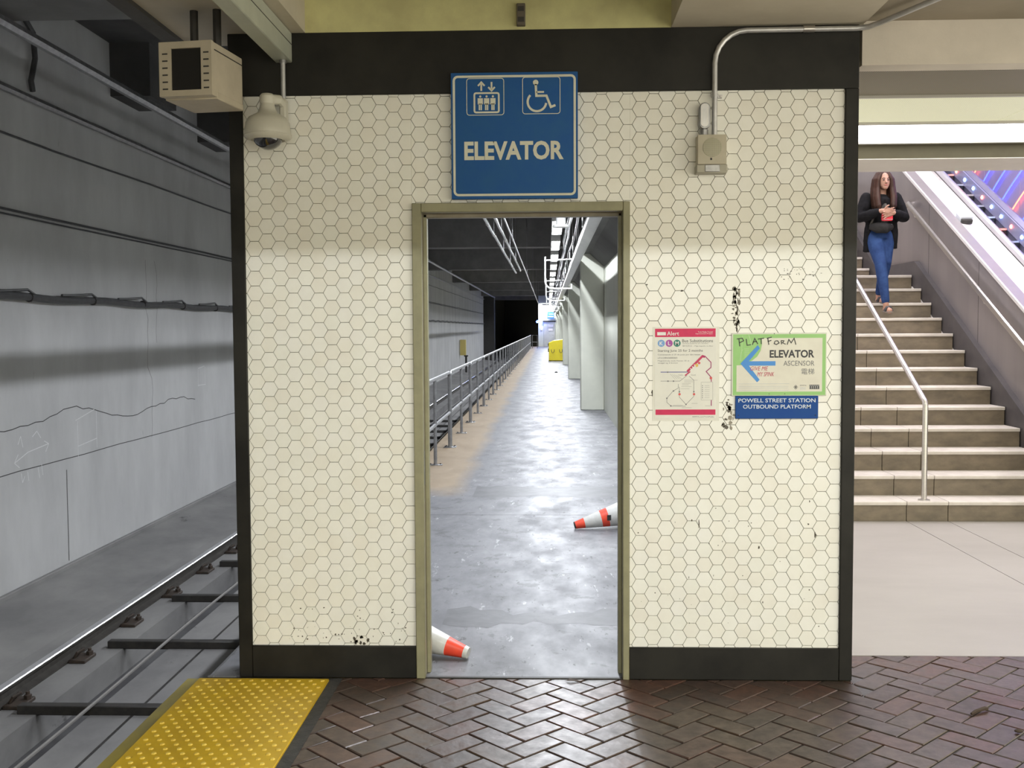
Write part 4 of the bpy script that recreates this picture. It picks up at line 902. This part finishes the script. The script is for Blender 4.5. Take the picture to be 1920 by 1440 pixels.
MB().lathe([(.10, 0), (.105, .012), (.10, .03), (.062, .035), (.06, .15), (.05, .16)], (.165, 8.1, 2.9), n=20).build('body', m_white, pd)
for x in (.115, .215): MB().tube([(x, 8.1, 3.02), (x, 8.1, 5.2)], .014, 6).build('hanger', m_white, pd)

# ---- traffic cones lying on the walkway
m_cor = M('cone_orange', (.85, .075, .03), .4, c2=(.75, .06, .03), sc=20); m_cw = M('cone_reflective', (.62, .62, .60), .35, c2=(.54, .54, .52), sc=25); m_cb = M('cone_base', (.03, .03, .03), .7)
def cone(tip, direction, bands, label):
    d = Vector((direction[0], direction[1], 0)).normalized(); Lc = .70; h0, h1 = .031, .188
    ax = (d * sqrt(Lc * Lc - (h1 - h0) ** 2) + Vector((0, 0, h1 - h0))).normalized(); t0 = Vector((tip[0], tip[1], h0))
    c = empty('traffic_cone', (t0 + d * .35).to_tuple()[:2] + (0,), label, 'traffic cone', 'fallen cones on the walkway')
    R = lambda s: .028 + (.150 - .028) * s / Lc
    for s0, s1, mt, nm in bands:
        lift = .0012 if nm != 'cone_body' else 0
        MB().lathe([(R(s0) + lift, s0), (R(s1) + lift, s1)], t0, ax, 28).build(nm, mt, c)
    MB().lathe([(.020, 0), (R(0), .004), (R(Lc - .03) , Lc - .03)], t0 + ax * .001, ax, 28).build('cone_shell', m_cor, c)
    a = ax.orthogonal().normalized(); side = Vector((-d.y, d.x, 0)); upv = ax.cross(side).normalized()
    Rb = Matrix((side, upv, ax)).transposed(); MB().obox(t0 + ax * (Lc - .012), .185, .185, .016, Rb).build('base', m_cb, c, bevel=.01)
    return c
cone((-.405, .275), (-1, .30), [(0, .022, m_cw, 'tip_wear'), (.022, .115, m_cor, 'cone_body'), (.115, .32, m_cw, 'reflective_collar'), (.32, .40, m_cor, 'cone_body'), (.40, .52, m_cw, 'reflective_collar')], 'fallen white and orange cone lying just inside the doorway, pale worn tip')
c2 = cone((.213, 3.66), (1, .13), [(0, .008, m_cb, 'tip_wear'), (.008, .085, m_cor, 'cone_body'), (.085, .225, m_cw, 'reflective_collar'), (.225, .285, m_cor, 'orange_band'), (.285, .45, m_cw, 'reflective_collar')], 'fallen grey and orange cone with a black patch, lying farther along the walkway')
MB().obox((.493, 3.555, .115), .016, .004, .022, Matrix.Rotation(.25, 3, 'Z')).build('black_patch', m_cb, c2)

# ---- far end of the walkway
yb = empty('yellow_bin', (.42, 47.2, 0), 'bright yellow sloped lid storage bin against the walkway wall', 'bin')
m_yb = M('bin_yellow', (.75, .62, .02), .45, c2=(.68, .55, .02), sc=5)
MB().prism([(.04, .02), (.95, .02), (.95, 1.10), (.30, 1.02), (.04, .90)], 46.8, 48.0, 'y').build('body', m_yb, yb, bevel=.02)
for x in (.24, .64): MB().tube([(x - .07, 46.79, .58), (x - .07, 46.76, .5), (x - .03, 46.74, .42), (x + .03, 46.74, .42), (x + .07, 46.76, .5), (x + .07, 46.79, .58)], .012, 6).build('handle', m_dark, yb)
box(.0, .04, 46.95, 47.1, .45, .62).build('latch', m_dark, yb); box(.0, .04, 46.95, 47.1, .75, .88).build('hinge', m_rust, yb)
bs = empty('blue_end_sign', (.32, 86.6, 2.6), 'small blue sign hung above the far grey door', 'sign')
box(-.05, .55, 86.62, 86.66, 2.45, 3.0).build('panel', flat('end_sign_blue', (.03, .16, .62)), bs); rect(MB(), .02, .48, 2.58, 2.66, 86.615).build('print', m_pw, bs); rect(MB(), .1, .48, 2.80, 2.86, 86.615).build('print', m_pw, bs)
MB().tube([(-.05, 86.64, 3.02), (.55, 86.64, 3.02)], .02, 6).build('hanger_bar', m_dark, bs)
for k, (x, z, wd, h) in enumerate(((.05, 1.72, .42, .2), (.05, 1.38, .38, .2))):
    box(x, x + wd, 86.90, 86.925, z, z + h).build('notice', flat('notice_white', (.8, .75, .75)), None, 'small white notice on the far door, ' + ('upper one' if k == 0 else 'lower one'), 'notice', 'notices on the far door')
box(-.66, -.48, 86.95, 86.99, 1.42, 1.62).build('notice', flat('notice_white', (.8, .75, .75)), None, 'small square white notice on the end wall beside the far door', 'notice')
bl = empty('blue_lamp', (-.92, 86.5, 2.1), 'glowing blue tunnel lamp beside the far end wall', 'lamp')
MB().ball((-.92, 86.5, 2.18), .10).build('globe', M('blue_globe', (.1, .2, 1), .3, emit=((.05, .16, 1), 60)), bl); box(-.95, -.84, 86.5, 86.99, 2.28, 2.36).build('arm', m_dark, bl)
l = bpy.data.lights.new('blue_glow', 'POINT'); l.energy = 60; l.color = (.1, .2, 1); l.shadow_soft_size = .1; lo_ = bpy.data.objects.new('blue_glow', l); COL.objects.link(lo_); lo_.parent = bl; lo_.location = (0, -.25, .08)
el = empty('end_wall_lamp', (-.1, 86.3, 3.6), 'bright lamp washing the top of the far end wall', 'lamp')
box(-.5, .4, 86.2, 86.4, 3.62, 3.72).build('housing', m_white, el); area_light('glow', (-.05, 86.3, 3.6), .8, .15, 160, (.95, .97, 1), el, (radians(35), 0, 0))
ph = empty('trackside_phone', (-5.2, 58.6, -1.12), 'yellow trackside box on a post against the tunnel wall', 'phone box')
box(-5.36, -5.0, 58.4, 58.7, .0, .95).build('box', M('faded_yellow', (.62, .50, .16), .6), ph, bevel=.02); box(-5.06, -4.94, 58.5, 58.6, -1.12, .0).build('post', m_dark, ph); box(-5.12, -4.88, 58.45, 58.65, -.08, 0).build('bracket', m_dark, ph)
sk = MB().lathe([(.06, 0), (.05, .03), (.01, .05)], (.30, 33.5, 0), n=10).build('rubbish_lump', m_dark, None, 'small dark scrap lying on the walkway near a pillar', 'rubbish')

# ---- services on the tunnel wall
m_cab = M('black_cable', (.045, .045, .047), .5, c2=(.07, .07, .07), sc=10)
def wall_cable(name, z, r, y0, y1, label, sag=.0, n=60, cat='cable', mt=None, x=None):
    P = []
    for i in range(n + 1):
        yy = y0 + (y1 - y0) * i / n; P.append(((x or LX + r + .02), yy, z + sag * abs(sin(yy * pi / 1.5)) + random.gauss(0, .004)))
    return MB().tube(P, r, 7).build(name, mt or m_cab, None, label, cat)
wc = empty('wall_cable_bundle', (LX + .06, 20, 2.0), 'thick dark cable bundle tied along the tunnel wall', 'cable')
P = [(LX + .07, -2 + i * .25, 2.00 + .012 * sin(i * .7)) for i in range(336)]; MB().tube(P, .040, 8).build('cable', m_cab, wc)
for k in range(26):
    y = .4 + k * 1.5; P = [(LX + .075, y + t * .75, 2.045 + .035 * (t ** 1.5)) for t in (0, .25, .5, .75, 1)] + [(LX + .08, y + .9, 2.03)]
    MB().tube(P, .014, 6).build('sagging_strand', m_cab, wc); MB().lathe([(.048, 0), (.048, .02)], (LX + .07, y + .78, 2.0), (0, 1, 0), 10).build('clip', m_dark, wc)
wall_cable('wall_cable', 2.86, .014, -2, 82, 'thin paired cable high on the tunnel wall', n=70); wall_cable('wall_cable', 2.815, .010, -2, 82, 'thinnest cable just under the paired cable on the tunnel wall', n=70)
wall_cable('wall_cable', 3.62, .012, -2, 82, 'thin dark cable under the lower tunnel pipe', n=60)
wall_cable('tunnel_pipe', 4.06, .040, -2, 82, 'grey pipe along the upper tunnel wall with a pale sheen', cat='pipe', mt=m_galv, n=20)
wall_cable('tunnel_pipe', 4.17, .050, -2, 82, 'higher grey pipe hung out from the tunnel wall below the ceiling', cat='pipe', mt=m_galv, n=20, x=-4.42)
P = [(LX + .04, 5.75, 4.9), (LX + .06, 5.95, 4.75), (LX + .05, 6.0, 4.5), (LX + .05, 5.9, 4.25), (LX + .04, 5.95, 4.15)]; MB().tube(P, .03, 7).build('hanging_cable', m_cab, None, 'short dark cable looping down the upper tunnel wall', 'cable')
P = [(LX + .03, 29, 2.2), (LX + .03, 29, 2.72), (LX + .03, 36, 2.75)]; MB().tube(P, .02, 6).build('bent_conduit', m_cab, None, 'dark bent conduit on the distant tunnel wall', 'conduit')

# ---- litter on the bricks
m_leaf = M('dry_leaf', (.045, .028, .018), .8)
MB().tube([(1.80, -.445, .009), (1.83, -.42, .012), (1.875, -.395, .014), (1.892, -.385, .010)], [.005, .008, .010, .007], 6).build('twig', m_leaf, None, 'short dark twig on the bricks by the pale terrazzo', 'litter')
MB().ball((1.915, -.634, .010), (.018, .012, .007)).build('leaf_scrap', m_leaf, None, 'tiny curled brown leaf on the bricks near the twig', 'litter')
MB().add([(.075, -.052, .004), (.10, -.068, .010), (.145, -.058, .005), (.135, -.040, .006), (.10, -.034, .011)], [(0, 1, 2, 3, 4)]).build('leaf_scrap', m_leaf, None, 'small brown leaf on the bricks at the door sill', 'litter')

# ================================================================== PERSON coming down the stairs
PXc, PZ0 = 3.875, zn(11)
def remeshed(name, mb, voxel, mat, parent, smooth_it=4):
    me = mb.mesh('tmp', None, smooth=False); o = bpy.data.objects.new('tmp', me); COL.objects.link(o)
    r = o.modifiers.new('r', 'REMESH'); r.mode = 'VOXEL'; r.voxel_size = voxel; r.use_smooth_shade = True
    s = o.modifiers.new('s', 'SMOOTH'); s.factor = .5; s.iterations = smooth_it
    dg = bpy.context.evaluated_depsgraph_get(); dg.update(); ne = bpy.data.meshes.new_from_object(o.evaluated_get(dg)); ne.name = name
    bpy.data.objects.remove(o); bpy.data.meshes.remove(me)
    ne.materials.clear(); ne.materials.append(mat); off = OFF[parent.name]
    for v in ne.vertices: v.co -= off
    ne.polygons.foreach_set('use_smooth', [True] * len(ne.polygons))
    return link_mesh(name, ne, parent)
def limb(mb, pts, rs, n=12):
    mb.tube(pts, rs, n)
    for p, r in ((pts[0], rs[0]), (pts[-1], rs[-1])):
        r = r if isinstance(r, (int, float)) else max(r); mb.ball(p, r * .98, 10, 7)
PS = .955
V3 = lambda x, y, z: Vector((PXc + x * .98, 7.50 + y, PZ0 + z * PS))
pr_ = empty('person', (PXc, 7.50, PZ0), 'person with long brown hair, dark cardigan and blue jeans walking down the stairs', 'person')
m_skin = M('skin', (.42, .235, .17), .5, c2=(.38, .21, .15), sc=20); m_hair = M('dark_brown_hair', (.026, .013, .009), .5, spec=.25, c2=(.06, .027, .018), sc=40, st=(1, 1, .15), bump=.25, bsc=60)
m_jack = M('black_cardigan', (.006, .006, .007), .9, spec=.12, c2=(.012, .012, .014), sc=30, bump=.2); m_jean = M('blue_denim', (.013, .033, .11), .8, spec=.2, c2=(.026, .06, .17), sc=10, bump=.1, bsc=120)
hipL, hipR = V3(.085, .03, .87), V3(-.075, .02, .87)           # + is the side toward the grey stair wall
kneL, ankL = V3(.045, -.10, .49), V3(.005, .02, .10)            # standing leg
kneR, ankR = V3(-.055, -.22, .47), V3(-.02, -.33, -.02)         # leg stepping down to the next tread
shL, shR = V3(.185, .0, 1.285), V3(-.165, .0, 1.285)
elL, elR = V3(.262, -.055, 1.035), V3(-.245, -.055, 1.035)
wrL, wrR = V3(.085, -.235, 1.075), V3(-.055, -.25, 1.10)
nk = V3(.02, -.01, 1.34); hd_ = V3(.026, -.045, 1.475)
b = MB()
limb(b, [hipL, kneL, kneL.lerp(ankL, .35), ankL], [.075, .05, .05, .032]); limb(b, [hipR, kneR, kneR.lerp(ankR, .35), ankR], [.075, .05, .05, .032])
for ank, dy in ((ankL, .0), (ankR, .0)):
    limb(b, [ank + Vector((0, .03, -.055)), ank + Vector((0, -.06, -.06)), ank + Vector((-.004, -.14, -.075))], [(.030, .028), (.034, .024), (.034, .016)], 12)
    limb(b, [ank, ank + Vector((0, .01, -.05))], [.033, .03])
b.tube([V3(.0, .03, .80), V3(.0, .03, .90), V3(.005, .02, 1.02), V3(.01, .02, 1.16), V3(.01, .02, 1.27), V3(.015, .015, 1.325)], [(.11, .15), (.11, .155), (.085, .12), (.10, .14), (.085, .15), (.05, .07)], 18)
limb(b, [V3(.015, .01, 1.29), nk, V3(.022, -.02, 1.40)], [.062, .048, .045])
limb(b, [shL, elL, wrL], [.045, .038, .026]); limb(b, [shR, elR, wrR], [.045, .038, .026])
# head: skull, face wedge, jaw, nose, ears; chin dipped as the person looks at the hands
b.ball(hd_ + Vector((0, .02, .035)), (.070, .088, .085), 18, 13); b.ball(hd_ + Vector((0, -.03, -.015)), (.058, .060, .085), 18, 13)
b.ball(hd_ + Vector((0, -.055, -.072)), (.034, .030, .030), 12, 9); b.tube([hd_ + Vector((0, -.088, .012)), hd_ + Vector((0, -.104, -.022)), hd_ + Vector((0, -.088, -.028))], [.007, .013, .010], 8)
for s_ in (-1, 1): b.ball(hd_ + Vector((.066 * s_, .0, -.005)), (.010, .018, .028), 8, 7)
# hands: palm plus five bent fingers each, crossing over the purse
def hand(mb, wr, dirv, upv, spread):
    d = dirv.normalized(); u = upv.normalized(); w_ = d.cross(u).normalized()
    pc = wr + d * .045; mb.tube([wr, wr + d * .03, wr + d * .085], [(.022, .018), (.034, .015), (.036, .013)], 10)
    for i, (off, L_) in enumerate(((-.028, .062), (-.009, .074), (.010, .070), (.028, .054))):
        a = wr + d * .08 + u * off * 1.0; fd = (d + u * off * spread).normalized()
        P = [a, a + fd * L_ * .45 - w_ * .004, a + fd * L_ * .78 - w_ * .014, a + fd * L_ - w_ * .026]
        mb.tube(P, [.0088, .0085, .0078, .0062], 8)
    a = wr + d * .028 + u * .026; mb.tube([a, a + (d * .5 + u).normalized() * .034, a + (d * .9 + u).normalized() * .062 - w_ * .006], [.0115, .0102, .0085], 8)
hand(b, wrR, Vector((1, -.10, -.10)), Vector((.1, -.35, .95)), 10); hand(b, wrL, Vector((-1, -.12, -.22)), Vector((-.2, -.3, .95)), 8)
body = remeshed('body', b, .0055, m_skin, pr_, 3)
# face features
eye = flat('eye_dark', (.02, .015, .012), .3)
for s_ in (-1, 1):
    MB().ball(hd_ + Vector((.026 * s_, -.0865, .006)), (.0125, .006, .006), 10, 7).build('eye', eye, pr_)
    MB().tube([hd_ + Vector((.012 * s_, -.092, .024)), hd_ + Vector((.028 * s_, -.089, .029)), hd_ + Vector((.042 * s_, -.078, .024))], .0045, 6).build('eyebrow', m_hair, pr_)
MB().ball(hd_ + Vector((0, -.0865, -.052)), (.019, .006, .006), 10, 7).build('lips', flat('lip', (.45, .12, .11), .4), pr_)
# hair: cap plus long falling locks both sides
h = MB(); h.ball(hd_ + Vector((0, .035, .047)), (.084, .092, .092), 18, 12)
for s_ in (-1, 1):
    for k, (yy, xx) in enumerate(((-.040, .066), (-.01, .080), (.03, .086), (.075, .06))):
        top = hd_ + Vector((xx * .55 * s_, yy + .02, .10)); P = [top, hd_ + Vector((xx * 1.12 * s_, yy, .02)), hd_ + Vector((xx * 1.25 * s_, yy, -.08)), hd_ + Vector((xx * 1.35 * s_, yy - .025, -.19)), hd_ + Vector((xx * 1.25 * s_, yy - .05, -.29)), hd_ + Vector((xx * 1.1 * s_, yy - .055, -.36))]
        h.tube(P, [.026, .026, .030, .036, .034, .016] if k == 0 else [.03, .033, .036, .040, .036, .016], 9)
remeshed('hair', h, .008, m_hair, pr_, 2)
# cardigan with sleeves
j = MB()
j.tube([V3(.0, .125, .68), V3(.0, .125, .95)], [(.035, .185), (.045, .18)], 16)
j.tube([V3(.0, .035, .885), V3(.0, .035, .90), V3(.005, .025, 1.0), V3(.01, .02, 1.15), V3(.01, .018, 1.26), V3(.012, .015, 1.325)], [(.118, .175), (.125, .185), (.125, .18), (.125, .18), (.105, .18), (.055, .085)], 20)
limb(j, [shL, shL.lerp(elL, .5), elL, elL.lerp(wrL, .55), elL.lerp(wrL, .86)], [.066, .072, .070, .062, .046]); limb(j, [shR, shR.lerp(elR, .5), elR, elR.lerp(wrR, .5), elR.lerp(wrR, .80)], [.066, .072, .070, .060, .046])
j.tube([V3(.15, -.03, .66), V3(.155, -.05, .85), V3(.12, -.07, 1.1)], [(.05, .03), (.05, .03), (.05, .03)], 8); j.tube([V3(-.155, -.03, .62), V3(-.155, -.05, .85), V3(-.12, -.07, 1.1)], [(.05, .03), (.05, .03), (.05, .03)], 8)
remeshed('cardigan', j, .011, m_jack, pr_, 5)
t_ = MB(); t_.tube([V3(.01, -.055, .95), V3(.01, -.075, 1.02), V3(.01, -.085, 1.14), V3(.015, -.065, 1.24)], [(.06, .105), (.06, .11), (.055, .11), (.03, .06)], 14); t_.build('dark_top', M('charcoal_top', (.030, .028, .026), .8, c2=(.05, .045, .035), sc=20), pr_)
# jeans
q = MB(); limb(q, [hipL, hipL.lerp(kneL, .5), kneL, kneL.lerp(ankL, .35), kneL.lerp(ankL, .92)], [.102, .088, .066, .064, .045]); limb(q, [hipR, hipR.lerp(kneR, .5), kneR, kneR.lerp(ankR, .35), kneR.lerp(ankR, .92)], [.102, .090, .068, .064, .045])
q.tube([V3(.0, .03, .78), V3(.0, .03, .90), V3(.0, .03, .97)], [(.112, .165), (.115, .165), (.105, .145)], 18); remeshed('jeans', q, .010, m_jean, pr_, 4)
for ank in (ankL, ankR):
    MB().tube([ank + Vector((0, .055, -.085)), ank + Vector((0, 0, -.085)), ank + Vector((0, -.10, -.088)), ank + Vector((-.004, -.185, -.090))], [(.008, .03), (.010, .036), (.009, .041), (.006, .03)], 12).build('sandal_sole', M('tan_sole', (.20, .17, .15), .6), pr_)
    MB().tube([ank + Vector((-.045, -.09, -.08)), ank + Vector((-.02, -.095, -.036)), ank + Vector((.02, -.095, -.036)), ank + Vector((.045, -.09, -.08))], [(.018, .006)] * 4, 8).build('sandal_strap', m_ink, pr_)
pu = empty('red_purse', tuple(V3(.02, -.30, 1.02)), 'small red purse held against the waist in both hands of the person', 'purse')
MB().prism(rrect(PXc - .05, PXc + .075, PZ0 + .935, PZ0 + 1.030, .015), 7.50 - .238, 7.50 - .215, 'y').build('body', M('red_leather', (.55, .015, .035), .4), pu, bevel=.004)
MB().tube([(PXc - .045, 7.50 - .241, PZ0 + .952), (PXc + .07, 7.50 - .241, PZ0 + .952)], .003, 6).build('zip', m_galvl, pu)
wb_ = empty('waist_bag', tuple(V3(-.02, -.17, .86)), 'dark grey crossbody bag hanging at the front of the person', 'bag')
MB().tube([V3(-.15, -.115, .925), V3(-.08, -.165, .905), V3(.02, -.175, .90), V3(.10, -.14, .92)], [(.035, .025), (.062, .045), (.062, .045), (.035, .025)], 14).build('pouch', M('dark_nylon', (.014, .014, .015), .7, c2=(.024, .023, .022), sc=25, spec=.2), wb_)
MB().tube([V3(-.15, -.135, .945), V3(-.03, -.20, .94), V3(.09, -.165, .945)], .004, 6).build('zip', m_galv, wb_)
MB().tube([V3(-.15, -.12, .93), V3(-.10, -.125, 1.06), V3(.02, -.12, 1.17), V3(.11, -.09, 1.27), V3(.125, -.0, 1.345), V3(.11, .05, 1.345)], [(.012, .004)] * 6, 6).build('strap', m_dark, wb_)
